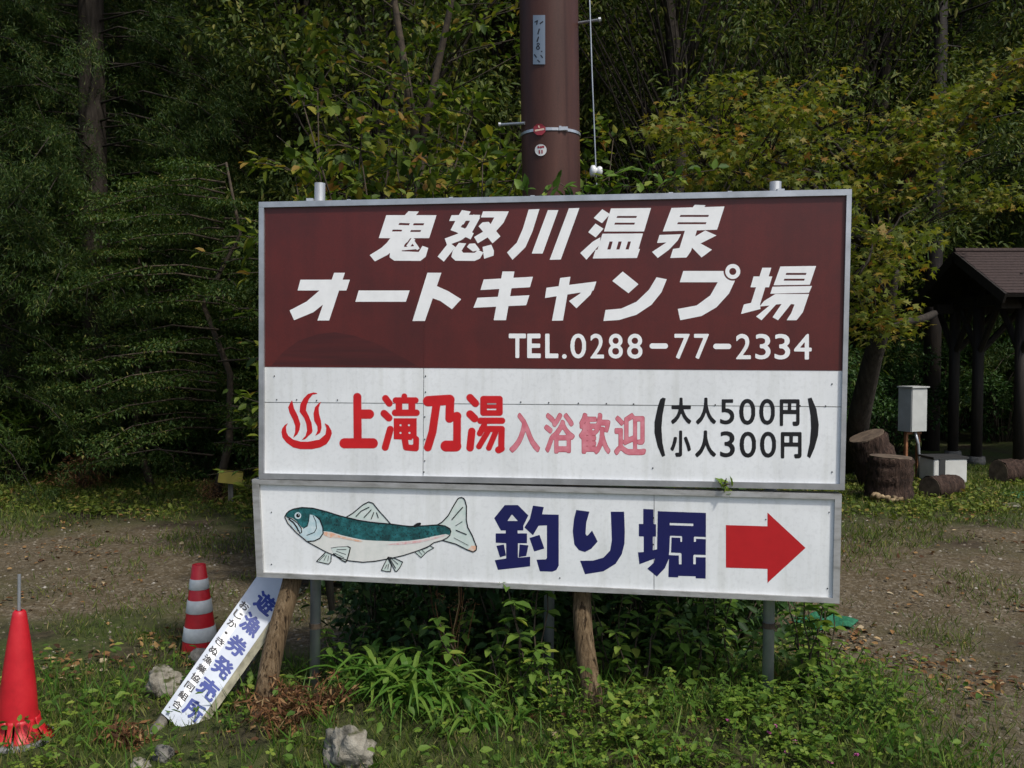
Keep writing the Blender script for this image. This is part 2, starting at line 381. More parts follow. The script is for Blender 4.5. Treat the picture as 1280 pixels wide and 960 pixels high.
def board(Q, fw, fh, name, joints, dface, lip, back, fm):
    o = slab(sub(Q, .004, .01, .996, .99), back, dface - .006, name, M['alu_dirty'], bill)
    us, vs_ = joints
    for i in range(len(us) - 1):
        for j in range(len(vs_) - 1):
            g = .0006; gv = .0016
            slab(sub(Q, us[i] + g, vs_[j] + gv, us[i + 1] - g, vs_[j + 1] - gv), dface - .0055, dface, 'panel', M['white'], o)
    e = .0004
    for q in (sub(Q, 0, 0, 1, fh), sub(Q, 0, 1 - fh, 1, 1), sub(Q, 0, fh + e, fw, 1 - fh - e), sub(Q, 1 - fw, fh + e, 1, 1 - fh - e)):
        slab(q, back - .004, lip, 'frame_rail', fm, o)
    return o
def vof(Q, x, y):
    u = (x - Q[0][0]) / (Q[1][0] - Q[0][0]); top = Q[0][1] + (Q[1][1] - Q[0][1]) * u; bot = Q[3][1] + (Q[2][1] - Q[3][1]) * u; return (y - top) / (bot - top)
ub = board(UQ, .0085, .02, 'upper_board', ((.004, .279, .996), (.01, vof(UQ, 529, 504.5), .99)), 0, .014, -.06, M['alu'])
lb = board(LQ, .0115, .048, 'lower_board', ((.004, .682, .996), (.02, .98)), .006, .020, -.05, M['alu_dirty'])
ju = .279
for a, b in ((.0087, ju - .00012), (ju + .00012, .9913)):
    q = [lerpq(UQ, a, .0205), lerpq(UQ, b, .0205), None, None]
    yb = lambda u: 458.5 + (463.5 - 458.5) * u
    q[3] = (lerpq(UQ, a, .58)[0], yb(a)); q[2] = (lerpq(UQ, b, .58)[0], yb(b))
    slab(q, .0002, .0012, 'brown_field', M['brown'], ub)
riv = [(346, 499.5), (371, 499.5), (396, 500.5), (422, 500), (532, 470), (532, 490), (651, 502.5), (686, 503.3), (723, 504), (758, 504.5), (792, 505), (894, 506), (1000, 507), (1032, 507.5), (531, 521), (531, 549), (531, 576), (343, 470), (1040, 480), (1040, 590), (816, 585), (530, 590)]
rm, _, rb = mat('rivet_dark', .5, .5, .6); rb.inputs['Base Color'].default_value = (.06, .06, .06, 1)
for x, y in riv:
    p = onb(x, y, .001); mb = MB(); mb.tube([p, p + NRM * .0025], [.0034, .0022], 7); mb.build('rivet', rm, ub)
for x, y in ((957, 649), (817, 647), (817, 680), (1036, 640), (340, 640), (340, 705), (1034, 735), (700, 722)):
    p = onb(x, y, .0065); mb = MB(); mb.tube([p, p + NRM * .0025], [.0032, .002], 7); mb.build('rivet', rm, lb)
def decal(name, VT, d, m, parent, fn=None):
    V, T = VT; fn = fn or onb
    me = mesh_py(name, [fn(p[0], p[1], d) for p in V], [t for t in T]); return obj(name, me, m, parent)
def char(ch, x0, y0, x1, y1, r, d, m, parent, name='painted_character', grow=0):
    V, T = glyph(ch, r); P = np.stack([x0 - grow + V[:, 0] * (x1 - x0 + 2 * grow), y1 + grow - V[:, 1] * (y1 - y0 + 2 * grow)], 1)
    return decal(name, (P, T), d, m, parent)
Z5 = ((460, 250), 4.5714); C1 = ((310, 220), 3.2); C2 = ((680, 220), 3.2); Z6 = ((420, 485), 5.818); Z4 = ((610, 620), 4.5714); Z3 = ((345, 480), 10.6625); C4 = ((680, 460), 3.2); Z1 = ((350, 615), 9.6)
def Q4(*p): return list(p)
BIG = [
 (Z5, [('p', [(232, 64), (292, 66), (270, 92), (208, 90)]), ('p', [(105, 87), (392, 87), (350, 218), (62, 218)]), ('n', [(180, 131), (240, 133), (235, 145), (174, 143)]), ('n', [(262, 133), (322, 133), (317, 145), (257, 145)]), ('n', [(142, 169), (196, 170), (192, 180), (137, 180)]), ('n', [(246, 172), (304, 172), (300, 183), (241, 183)]),
       ('p', [(128, 218), (196, 218), (165, 262), (115, 312), (40, 351), (10, 315), (75, 275), (108, 245)]), ('p', [(150, 240), (200, 218), (242, 218), (200, 275), (192, 293), (290, 297), (312, 262), (345, 274), (330, 325), (300, 348), (150, 347), (124, 328), (126, 300)]), ('l', [(262, 220), (228, 268)], 22), ('l', [(196, 279), (276, 272)], 18), ('l', [(258, 238), (288, 282)], 18), ('n', [(205, 262), (222, 240), (216, 262)])]),
 (Z5, [('p', [(537, 58), (587, 66), (520, 190), (472, 172), (505, 110)]), ('l', [(498, 158), (596, 208)], 40), ('l', [(622, 92), (578, 172), (522, 212), (446, 240)], 42), ('p', [(478, 87), (642, 85), (632, 118), (464, 120)]), ('n', [(540, 140), (560, 138), (545, 160), (530, 155)]),
       ('p', [(658, 65), (805, 65), (775, 130), (735, 175), (690, 210), (628, 248), (606, 212), (660, 180), (700, 140), (722, 100), (645, 100)]), ('p', [(655, 128), (690, 125), (757, 208), (712, 248), (632, 150)]), ('l', [(482, 255), (416, 338)], 46),
       ('p', [(520, 245), (562, 248), (535, 290), (545, 302), (610, 302), (628, 285), (660, 300), (640, 335), (610, 348), (500, 347), (476, 325), (485, 290)]), ('p', [(580, 250), (612, 248), (640, 285), (600, 295), (565, 268)]), ('p', [(655, 268), (705, 255), (720, 290), (718, 318), (664, 336)])]),
 (Z5, [('p', [(918, 55), (980, 52), (940, 180), (900, 270), (826, 342), (795, 300), (850, 245), (885, 165)]), ('p', [(1028, 58), (1088, 58), (998, 306), (936, 306)]), ('p', [(1148, 48), (1208, 46), (1102, 340), (1038, 342)])]),
 (C2, [('p', [(233, 133), (264, 153), (232, 189), (199, 168)]), ('p', [(206, 190), (238, 211), (207, 246), (177, 225)]), ('p', [(196, 262), (226, 245), (222, 275), (170, 335), (145, 308)]), ('p', [(268, 130), (428, 128), (400, 222), (240, 222)]), ('n', [(293, 160), (372, 160), (369, 168), (290, 168)]), ('n', [(284, 187), (364, 187), (361, 195), (281, 195)]),
       ('p', [(234, 231), (396, 230), (378, 292), (384, 292), (372, 328), (195, 330), (206, 296), (214, 294)]), ('n', [(262, 262), (275, 262), (266, 294), (253, 294)]), ('n', [(298, 262), (311, 262), (302, 294), (289, 294)]), ('n', [(336, 262), (348, 262), (339, 294), (326, 294)])]),
 (C2, [('p', [(603, 115), (646, 117), (636, 132), (590, 132)]), ('p', [(510, 128), (722, 122), (692, 215), (475, 222)]), ('n', [(546, 156), (660, 156), (657, 164), (542, 164)]), ('n', [(536, 185), (650, 185), (647, 193), (532, 193)]), ('p', [(564, 218), (612, 216), (588, 300), (570, 326), (505, 328), (516, 292), (542, 288)]),
       ('p', [(462, 236), (548, 233), (535, 258), (500, 295), (455, 328), (432, 304), (490, 266), (452, 268)]), ('p', [(645, 218), (690, 238), (626, 270), (672, 295), (630, 326), (588, 282), (600, 245)])]),
 (C1, [('p', [(210, 415), (408, 415), (394, 458), (199, 458)]), ('p', [(345, 387), (388, 387), (325, 578), (278, 578)]), ('p', [(290, 455), (350, 455), (312, 505), (262, 545), (185, 577), (167, 538), (235, 502)])]),
 (C1, [('p', [(443, 458), (647, 458), (632, 503), (430, 503)])]),
 (C1, [('p', [(718, 387), (774, 387), (708, 580), (658, 580)]), ('p', [(750, 438), (800, 460), (853, 493), (816, 533), (770, 500), (733, 487)])]),
 (C1, [('p', [(1018, 382), (1066, 382), (1032, 577), (983, 577)]), ('p', [(943, 414), (1140, 403), (1128, 445), (930, 456)]), ('p', [(918, 487), (1126, 477), (1113, 517), (902, 527)])]),
 (C2, [('p', [(65, 408), (106, 403), (76, 578), (32, 579)]), ('p', [(10, 447), (210, 422), (198, 458), (4, 488)]), ('p', [(162, 430), (210, 422), (186, 475), (130, 529), (100, 500), (145, 470)])]),
 (C2, [('p', [(315, 382), (378, 433), (338, 469), (273, 420)]), ('p', [(450, 405), (491, 413), (470, 465), (430, 515), (370, 555), (300, 576), (238, 580), (246, 536), (310, 530), (370, 503), (420, 455)])]),
 (C2, [('p', [(557, 380), (735, 380), (735, 405), (770, 405), (740, 470), (690, 525), (630, 560), (545, 577), (535, 532), (610, 518), (665, 478), (695, 425), (543, 425)]), ('c', (755, 382), 37), ('o', (755, 382), 30), ('c', (755, 382), 14)]),
 (C2, [('p', [(873, 367), (909, 367), (862, 520), (824, 520)]), ('p', [(838, 402), (913, 402), (900, 445), (826, 445)]), ('p', [(799, 514), (862, 500), (866, 532), (788, 552)]), ('p', [(945, 362), (1088, 360), (1063, 435), (918, 437)]), ('n', [(969, 388), (1050, 388), (1047, 396), (966, 396)]), ('n', [(961, 411), (1043, 411), (1040, 419), (958, 419)]), ('p', [(914, 443), (1072, 440), (1060, 467), (905, 471)]),
       ('p', [(925, 472), (1060, 472), (1035, 545), (1010, 577), (970, 577), (988, 550), (1002, 514), (988, 512), (936, 577), (914, 565), (950, 512), (928, 514), (870, 577), (848, 562), (902, 518), (862, 522), (880, 500)])]),
]
decal('dark_arch', drawn([('p', [(95, 758), (140, 705), (200, 660), (280, 632), (350, 625), (430, 640), (520, 672), (600, 715), (675, 758)])], *((310, 220), 3.2)), .0014, noisy('brown_arch', [(.35, (.046, .0095, .009)), (.65, (.075, .012, .0105))], 3, (.6, .6, 9), .45, .4, 0, 0), ub)  # darker brown arch with horizontal streaks, at the brown field's lower left
for (o, s), ops in BIG: decal('painted_character', drawn(ops, o, s), .0016, M['p_white'], ub)
for ch, x0, x1 in (('T', 636, 657.5), ('E', 659, 676), ('L', 681.5, 698), ('0', 713, 732.5), ('2', 738, 755), ('8', 760.5, 778.5), ('8', 784, 803), ('7', 843, 862), ('7', 867.5, 886), ('2', 920, 938.5), ('3', 944, 963), ('3', 968, 987.5), ('4', 992.5, 1014.5)):
    k = (x0 - 636) / 380; char(ch, x0, 417 + .5 * k, x1, 447.5 + 2 * k, 2.6 if ch in 'TEL' else 1.0, .0016, M['p_white'], ub)
for a, b, y in ((812, 835, 432.5), (891.5, 914, 433)): decal('painted_character', drawn([('l', [(a + 3.4, y), (b - 3.4, y)], 6.8, 'r')]), .0016, M['p_white'], ub)
decal('painted_character', drawn([('o', (705.5, 445.5), 2.9)]), .0016, M['p_white'], ub)
R3 = [
 [('l', [(155, 65), (158, 380)], 55, 'r'), ('l', [(170, 190), (243, 190)], 64, 'r'), ('l', [(62, 402), (268, 402)], 70, 'r')],
 [('l', [(360, 75), (388, 112)], 45, 'r'), ('l', [(350, 185), (385, 218)], 48, 'r'), ('l', [(395, 300), (358, 432)], 46, 'r'), ('l', [(497, 60), (497, 85)], 38, 'r'), ('l', [(435, 90), (578, 90)], 42, 'r'), ('l', [(458, 100), (458, 175)], 44, 'r'), ('l', [(552, 100), (552, 175)], 46, 'r'), ('l', [(430, 180), (585, 180)], 44, 'r'), ('p', [(420, 220), (587, 220), (587, 380), (420, 372)]), ('c', (470, 270), 8), ('c', (531, 270), 8), ('c', (470, 326), 8), ('c', (535, 326), 8), ('l', [(500, 370), (510, 432), (580, 438), (582, 372)], 42, 'r'), ('n', [(530, 385), (552, 385), (552, 368), (562, 368), (562, 408), (530, 408)])],
 [('l', [(670, 96), (825, 86)], 72, 'r'), ('l', [(732, 110), (702, 320), (668, 432)], 54, 'r'), ('l', [(830, 90), (826, 222)], 58, 'r'), ('l', [(835, 215), (880, 205)], 60, 'r'), ('l', [(881, 205), (880, 420)], 52, 'r'), ('l', [(800, 422), (872, 422)], 76, 'r')],
 [('l', [(975, 70), (1014, 112)], 50, 'r'), ('l', [(975, 190), (1008, 222)], 52, 'r'), ('l', [(988, 315), (975, 435)], 50, 'r'), ('l', [(1072, 80), (1190, 80), (1190, 180), (1072, 180), (1072, 80)], 42, 'r'), ('p', [(1060, 70), (1200, 70), (1200, 190), (1060, 190)]), ('n', [(1098, 110), (1166, 110), (1166, 121), (1098, 121)]), ('n', [(1098, 150), (1166, 150), (1166, 161), (1098, 161)]), ('l', [(1050, 238), (1208, 238)], 42, 'r'), ('l', [(1082, 262), (1046, 330)], 40, 'r'), ('l', [(1062, 298), (1205, 298), (1202, 430)], 42, 'r'), ('l', [(1202, 440), (1183, 450)], 48, 'r'), ('l', [(1104, 318), (1040, 425)], 38, 'r'), ('l', [(1162, 318), (1112, 436)], 38, 'r'), ('n', [(1098, 262), (1166, 262), (1166, 272), (1098, 272)])],
]
for ops in R3:
    decal('paint_halo', drawn(ops, Z6[0], Z6[1], grow=2.6), .0004, M['p_redshade'], ub)
    decal('painted_character', drawn(ops, *Z6), .0008, M['p_red'], ub)
for P in ([(160, 520), (135, 570), (140, 640), (165, 690), (230, 740), (330, 768), (430, 768), (580, 740), (660, 670), (672, 590), (650, 522), (700, 550), (740, 620), (746, 660), (720, 735), (675, 800), (590, 845), (480, 868), (330, 868), (230, 845), (140, 780), (85, 710), (74, 640), (85, 590), (115, 550)],
          [(215, 215), (240, 320), (290, 420), (325, 530), (315, 610), (285, 670), (230, 718), (255, 640), (258, 560), (230, 480), (180, 380), (163, 310), (185, 260)],
          [(555, 130), (490, 140), (440, 200), (410, 280), (400, 350), (440, 430), (475, 520), (488, 620), (480, 650), (435, 690), (390, 735), (345, 745), (395, 690), (415, 620), (405, 530), (375, 450), (315, 370), (325, 270), (370, 190), (430, 130), (500, 112), (540, 118)],
          [(600, 235), (570, 320), (575, 400), (600, 490), (610, 580), (590, 650), (525, 690), (555, 620), (550, 560), (510, 490), (500, 400), (520, 310), (560, 265)]):
    decal('hot_spring_mark', drawn([('p', P)], *Z3), .0008, M['p_red'], ub)
for ch, x0, y0, x1, y1 in (('入', 636.6, 516, 675, 566), ('浴', 680, 516, 718.5, 567), ('歓', 723.5, 516, 763, 568), ('迎', 767.5, 516, 807.5, 569)):
    char(ch, x0, y0, x1, y1, 2.6, .0004, M['p_pinkline'], ub, 'paint_outline'); char(ch, x0 + .7, y0 + .7, x1 - .7, y1 - .7, 1.9, .0008, M['p_pink'], ub)
for ch, x0, x1, y0, y1 in (('大', 839, 864, 497, 530), ('人', 870, 895, 497, 530.5), ('5', 900, 918, 499, 530.5), ('0', 924, 944, 498.5, 531), ('0', 949, 968.5, 498.5, 531), ('円', 974.7, 999.5, 499, 532.5), ('小', 838, 863.5, 538, 571), ('人', 869, 895, 538, 571.5), ('3', 900, 918.5, 539, 571.5), ('0', 924.5, 945, 539.5, 572), ('0', 950, 970, 539.5, 572), ('円', 976, 1002, 540, 573)):
    char(ch, x0, y0, x1, y1, 1.0 if ch in '053' else 3.2, .0008, M['p_black'], ub)
decal('painted_character', drawn([('p', [(475, 118), (487, 122), (474, 190), (470, 240), (474, 300), (485, 350), (473, 356), (455, 315), (442, 260), (442, 215), (455, 155), (465, 125)])], *C4), .0008, M['p_black'], ub)
decal('painted_character', drawn([('p', [(1055, 122), (1070, 118), (1090, 165), (1099, 225), (1096, 270), (1082, 320), (1064, 361), (1052, 352), (1063, 300), (1068, 240), (1066, 190)])], *C4), .0008, M['p_black'], ub)
NAVY = [
 [('p', [(97, 50), (172, 50), (232, 110), (203, 168), (203, 195), (170, 195), (170, 212), (224, 212), (224, 268), (172, 268), (172, 350), (242, 345), (242, 400), (58, 420), (40, 365), (105, 355), (105, 268), (45, 265), (45, 212), (103, 212), (103, 195), (75, 195), (62, 172), (37, 125)]), ('n', [(138, 103), (172, 141), (112, 141)]), ('p', [(49, 283), (92, 275), (104, 338), (70, 348)]), ('p', [(182, 275), (232, 280), (220, 340), (176, 348)]),
  ('p', [(258, 53), (320, 62), (310, 103), (405, 105), (405, 395), (392, 420), (370, 430), (297, 428), (278, 362), (332, 360), (338, 350), (338, 166), (290, 168), (258, 222), (209, 178), (240, 130)]), ('p', [(238, 238), (295, 220), (323, 298), (265, 315)])],
 [('p', [(505, 78), (580, 88), (562, 150), (558, 215), (566, 226), (576, 218), (595, 195), (627, 258), (590, 300), (555, 318), (520, 308), (494, 275), (485, 200), (492, 130)]), ('p', [(702, 88), (778, 88), (782, 200), (780, 270), (765, 330), (730, 385), (660, 428), (555, 445), (527, 368), (600, 367), (660, 350), (698, 310), (708, 250)])],
 [('p', [(887, 72), (945, 75), (945, 158), (960, 160), (960, 230), (942, 230), (942, 308), (966, 303), (962, 352), (865, 388), (857, 320), (890, 318), (890, 230), (862, 228), (862, 158), (887, 158)]), ('p', [(970, 85), (1245, 95), (1243, 470), (1186, 468), (1186, 457), (1087, 454), (1087, 463), (1030, 461), (1034, 355), (1010, 410), (965, 458), (910, 413), (948, 378), (966, 310)]), ('n', [(1038, 152), (1173, 156), (1173, 170), (1038, 165)]),
  ('x', [(1040, 330), (1044, 230), (1104, 232), (1104, 260)], 10), ('x', [(1182, 260), (1182, 236), (1250, 239)], 12), ('x', [(1034, 328), (1098, 331), (1098, 388)], 15), ('x', [(1180, 388), (1180, 340), (1250, 342)], 14)],
]
for ops in NAVY: decal('painted_character', drawn(ops, *Z4), .0066, M['p_navy'], lb)
decal('red_arrow', drawn([('p', [(727, 627), (893, 632), (893, 577), (1045, 718), (893, 858), (893, 802), (727, 797)])], *C4), .0066, M['p_darkred'], lb)
# fish, drawn in layers of paint
X2 = lambda P: [(x + 1152, y) for x, y in P]
back = [(65, 295), (85, 255), (120, 222), (170, 200), (270, 182), (400, 190), (560, 230), (700, 275), (800, 300), (950, 335), (1100, 358)] + X2([(60, 370), (200, 382), (330, 400), (420, 408), (560, 402), (740, 390), (830, 402), (890, 435), (902, 470)])
belly = X2([(890, 515), (860, 545), (800, 576), (700, 602), (620, 660), (470, 712), (340, 755), (210, 785), (0, 825)]) + [(1000, 838), (820, 818), (680, 765), (560, 715), (330, 590), (200, 480), (100, 370)]
gill = [(520, 430), (525, 480), (490, 545), (430, 580), (350, 588), (320, 578)]
tail = X2([(745, 388), (800, 355), (870, 280), (930, 170), (985, 80), (1005, 66), (1030, 62), (1055, 72), (1072, 98), (1090, 170), (1088, 330), (1105, 420), (1160, 520), (1210, 650), (1206, 692), (1170, 715), (1100, 690), (960, 620), (810, 578)])
dors = [(800, 298), (880, 250), (1000, 150), (1070, 115), (1120, 130), (1200, 230), (1260, 295), (1332, 378)]
pec = [(620, 668), (700, 655), (820, 650), (850, 665), (840, 710), (815, 800), (795, 835), (760, 820), (690, 770), (650, 735)]
pec2 = [(550, 722), (500, 770), (445, 828), (500, 840), (590, 860), (618, 830), (622, 755)]
pel1 = X2([(145, 785), (100, 870), (70, 935), (130, 948), (180, 950), (190, 870)]); pel2 = X2([(150, 775), (230, 790), (325, 835), (300, 890), (255, 948), (235, 945), (190, 860)])
anal = X2([(470, 715), (545, 782), (620, 710), (700, 665), (650, 640)])
def fl(name, ops, lay, m): decal(name, drawn(ops, Z1[0], Z1[1], q=6), .0063 + .00035 * lay, m, lb)
for P in (tail, dors, pec2, pel1, pel2, anal): fl('fish_fin', [('p', P)], 0, M['f_fin'])
fl('fish_belly', [('p', back + belly)], 1, M['f_body'])
fl('fish_back', [('p', back + X2([(880, 512), (840, 500), (700, 525), (550, 560), (400, 580), (250, 588), (0, 580)]) + [(1000, 570), (880, 545), (750, 515), (620, 475), (530, 465), (300, 430), (265, 420), (220, 360), (160, 310), (90, 292)])], 2, M['f_teal'])
fl('fish_cheek', [('p', [(360, 265), (410, 275), (480, 330), (520, 420), (525, 480), (490, 545), (430, 580), (350, 588), (240, 505), (285, 435), (335, 410), (352, 345)]), ('p', [(85, 300), (150, 318), (220, 370), (262, 430), (268, 480), (245, 495), (150, 410)])], 3, M['f_pale'])
fl('fish_blush', [('p', X2([(120, 630), (300, 598), (550, 575), (700, 540), (830, 505), (820, 525), (700, 562), (520, 605), (300, 630)]))], 3, M['f_blush'])
fl('fish_flank', [('p', [(535, 475), (620, 482), (720, 520), (1000, 585), (980, 600), (720, 548), (600, 545), (530, 510)])], 3, M['f_orange']); fl('fish_tail_tip', [('p', X2([(1200, 640), (1205, 690), (1170, 708), (1110, 685), (1150, 640)]))], 3, M['f_orange'])
fl('fish_fin', [('p', pec)], 4, M['f_fin'])
K = [('l', back, 9, 'r'), ('l', [back[-1]] + belly + [back[0]], 8, 'r'), ('l', tail, 9, 'r'), ('l', dors, 8, 'r'), ('l', pec[2:] + [pec[8]], 10, 'r'), ('l', pec[:3], 5, 'r'), ('l', [(345, 588)] + [(420, 582), (485, 550), (525, 490), (520, 420), (485, 330), (440, 285)], 9, 'r'), ('l', pec2, 7, 'r'), ('l', pel1 + [pel1[0]], 7, 'r'), ('l', pel2 + [pel2[0]], 7, 'r'), ('l', anal + [anal[0]], 6, 'r'),
     ('l', [(360, 265), (352, 345), (335, 405), (290, 430)], 6, 'r'), ('l', [(405, 280), (438, 350), (445, 430), (420, 480), (330, 515)], 6, 'r'), ('l', [(90, 297), (150, 318), (220, 370), (262, 430), (268, 480), (245, 492), (235, 460)], 8, 'r'), ('l', [(115, 322), (170, 365), (210, 420), (228, 460)], 12, 'r'), ('o', (225, 278), 24), ('c', (232, 270), 7), ('l', X2([(470, 405), (500, 385), (530, 378)]), 22, 'r'),
     ('l', [(1075, 178), (980, 225), (918, 290)], 7, 'r'), ('l', [(1100, 210), (1015, 302)], 7, 'r'), ('l', [(1130, 242), (1102, 318)], 7, 'r'), ('l', [(1165, 245), (1185, 305)], 7, 'r'), ('l', [(690, 688), (800, 686)], 6, 'r'), ('l', [(680, 705), (795, 745)], 5, 'r'), ('l', [(665, 730), (775, 785)], 5, 'r'), ('l', [(545, 750), (480, 815)], 4, 'r'), ('l', [(565, 755), (535, 815)], 4, 'r'), ('l', [(590, 760), (580, 820)], 4, 'r'),
     ('l', X2([(1045, 180), (985, 245), (915, 328)]), 8, 'r'), ('l', X2([(965, 455), (1088, 505)]), 8, 'r'), ('l', X2([(940, 545), (1110, 635)]), 4, 'r'), ('l', X2([(960, 400), (1040, 350)]), 4, 'r'), ('l', X2([(175, 800), (240, 908)]), 7, 'r'), ('l', X2([(195, 795), (268, 860)]), 5, 'r'), ('l', X2([(155, 860), (150, 915)]), 5, 'r'), ('l', X2([(135, 870), (112, 915)]), 5, 'r'), ('l', X2([(520, 705), (555, 745)]), 4, 'r'), ('l', X2([(560, 690), (590, 725)]), 4, 'r')]
for i in range(90):
    t = random.random(); x = 480 + t * 1450; bx = np.interp(x, [p[0] for p in back[:20]], [p[1] for p in back[:20]]); lo_ = np.interp(x, [530, 880, 1150, 1500, 1850, 1990], [460, 540, 578, 582, 540, 505])
    K.append(('o', (x, bx + 15 + (lo_ - bx - 22) * random.random()), random.uniform(4, 7)))
K = [(o[0], o[1], o[2] * (1.45 if o[0] == 'l' else 1.0)) + tuple(o[3:]) for o in K]
fl('fish_eye', [('o', (222, 280), 40)], 4, M['f_pale'])
fl('fish_outline', K, 5, M['p_black'])
# posts and props behind the boards
def btube(name, pts, rad, m, n=12, jit=0): mb = MB(); mb.tube([np.array(p) - root for p in pts], rad, n, True, jit); return mb.build(name, m, bill, True)
for tx, ty, bx, by, nm in ((390.5, 224, 384, 860, 'steel_post'), (974, 222, 963.5, 905, 'steel_post'), (683, 300, 678, 860, 'steel_post')):
    dd_ = -.3 if bx == 678 else -.10; p = onb(tx, ty, dd_) + root; q = onb(bx, by, dd_) + root
    q = p + (q - p) * ((p[2] - gz(q[0], q[1]) + .1) / (p[2] - q[2]))
    po = btube(nm, [p, q], .0245, M['galv'], 16)
    for yy in ((790, 300, 560) if bx != 678 else (400,)):          # pipe clamps
        c = p + (q - p) * ((p[2] - (onb(bx, yy, dd_) + root)[2]) / (p[2] - q[2])) - root
        mb = MB(); d = Vector((q - p)).normalized(); mb.tube([Vector(c) - d * .012, Vector(c) + d * .012], .028, 14); mb.build('pipe_clamp', M['twig'] if yy == 790 else M['alu_dirty'], po)
p = onb(384, 248, -.1); mb = MB(); mb.box(p + NRM * .02 + EX * -.012, (.03, .05, .02)); mb.build('bracket', M['alu'], bill)
p = onb(978, 236, -.1); mb = MB(); mb.box(p + NRM * .02, (.03, .05, .02)); mb.build('bracket', M['alu'], bill)
def onbw(x, y, d): return onb(x, y, d) + root
def prop(tx, ty, bx, by, Yb, r0, r1, dd=-.12):
    a = onbw(tx, ty, dd); b = at(bx, by, Yb); b2 = a + (b - a) * ((a[2] - gz(b[0], b[1]) + .06) / (a[2] - b[2]))
    pts = [a + (b2 - a) * t + np.array((.006 * math.sin(t * 9), 0, 0)) for t in np.linspace(0, 1, 9)]
    return btube('wooden_prop', pts, list(np.linspace(r0, r1, 9)), M['wood_post'], 13, .035)
prop(362, 690, 325, 888, 4.0, .043, .049)
prop(718, 690, 741, 893, 3.92, .039, .046)
btube('wooden_prop', [onbw(392, 712, -.18), onbw(401, 775, -.16)], [.026, .014], M['bark'], 8, .25)
for y in (320, 545, 690):
    btube('back_rail', [onbw(335, y, -.072), onbw(1045, y, -.072)], .011, M['galv'], 8)
for x in (435, 563, 838, 912, 665):
    p = onb(x, 251 - (x - 435) * .0217 - 1, -.02); mb = MB(); mb.box(p, (.018, .03, .008)); mb.build('bolt', M['alu'], bill)

# ------------------------------------------------------------------ foliage builders
def nrm(a): return a / (np.linalg.norm(a, axis=-1, keepdims=True) + 1e-9)
TPL = {
 'leaf': ([(0, 0, 0), (.3, -.46, .07), (.68, -.34, .05), (1, 0, -.1), (.68, .34, .05), (.3, .46, .07)], [(0, 1, 2, 3), (0, 3, 4, 5)]),
 'blade': ([(0, 0, 0), (.4, -.5, .03), (1, 0, -.05), (.4, .5, .03)], [(0, 1, 2, 3)]),
 'needle': ([(0, 0, 0), (.3, -.5, 0), (1, 0, -.12), (.5, .5, .02)], [(0, 1, 2, 3)]),
 'maple': ([(.12, 0, 0)] + [(math.cos(a) * r * .5 + .3, math.sin(a) * r * .62, -.05 * r) for a, r in ((-2.5, .35), (-1.9, .85), (-1.5, .42), (-.85, 1.12), (-.5, .46), (0, 1.4), (.5, .46), (.85, 1.12), (1.5, .42), (1.9, .85), (2.5, .35))], [(0, i, i + 1) for i in range(1, 11)]),
 'tri': ([(0, 0, 0)] + [p for a in (0, 2.09, -2.09) for p in ((.30 * math.cos(a - .75) + .0, .30 * math.sin(a - .75), .05), (.52 * math.cos(a - .3), .52 * math.sin(a - .3), .02), (.44 * math.cos(a), .44 * math.sin(a), -.02), (.52 * math.cos(a + .3), .52 * math.sin(a + .3), .02), (.30 * math.cos(a + .75), .30 * math.sin(a + .75), .05))], [(0, 5 * k + 1, 5 * k + 2, 5 * k + 3) for k in range(3)] + [(0, 5 * k + 3, 5 * k + 4, 5 * k + 5) for k in range(3)]),
}
class Leaves:
    def __init__(s): s.V = []; s.I = []; s.S = []; s.nv = 0; s.nl = 0
    def add(s, pos, d, up, L, W, kind='leaf'):
        T, Fc = TPL[kind]; T = np.array(T); n = len(pos); L = np.broadcast_to(np.asarray(L, float), (n,)); W = np.broadcast_to(np.asarray(W, float), (n,))
        d = nrm(d); sd_ = nrm(np.cross(d, up)); u = np.cross(sd_, d)
        V = pos[:, None] + d[:, None] * (T[None, :, 0:1] * L[:, None, None]) + sd_[:, None] * (T[None, :, 1:2] * W[:, None, None]) + u[:, None] * (T[None, :, 2:3] * L[:, None, None])
        k = len(T); fl_ = np.concatenate([np.array(f) for f in Fc]); ln = np.array([len(f) for f in Fc])
        I = (np.arange(n)[:, None] * k + fl_[None] + s.nv).ravel(); st = (np.arange(n)[:, None] * ln.sum() + np.concatenate([[0], np.cumsum(ln)[:-1]])[None] + s.nl).ravel()
        s.V.append(V.reshape(-1, 3)); s.I.append(I); s.S.append(st); s.nv += n * k; s.nl += n * ln.sum(); return s
    def mesh(s, name): return mesh_np(name, np.vstack(s.V), np.concatenate(s.I), np.concatenate(s.S))
def rdir(n): return nrm(rng.normal(size=(n, 3)))
def clump(lv, c, R, n, L, W, kind='leaf', droop=.25, flat=1.2, shell=.5):
    u = rdir(n) * (rng.random((n, 1)) ** shell); R = np.array(R if hasattr(R, '__len__') else (R, R, R))
    pos = np.array(c) + u * R
    d = u * np.array((1, 1, .5)) + rng.normal(size=(n, 3)) * .5; d[:, 2] -= droop
    up = rng.normal(size=(n, 3)) * .45; up[:, 2] += flat
    k = rng.uniform(.6, 1.25, n); lv.add(pos, d, up, L * k, W * k, kind)
def limb(mb, a, b, r0, r1, sag=.1, n=5, sides=5, wob=.05):
    a = np.array(a, float); b = np.array(b, float); l = np.linalg.norm(b - a)
    pts = [a + (b - a) * t + np.array((random.uniform(-wob, wob) * l, random.uniform(-wob, wob) * l, sag * l * math.sin(t * math.pi))) * (0 < t < 1) for t in np.linspace(0, 1, n)]
    mb.tube(pts, list(np.linspace(r0, r1, n)), sides); return pts

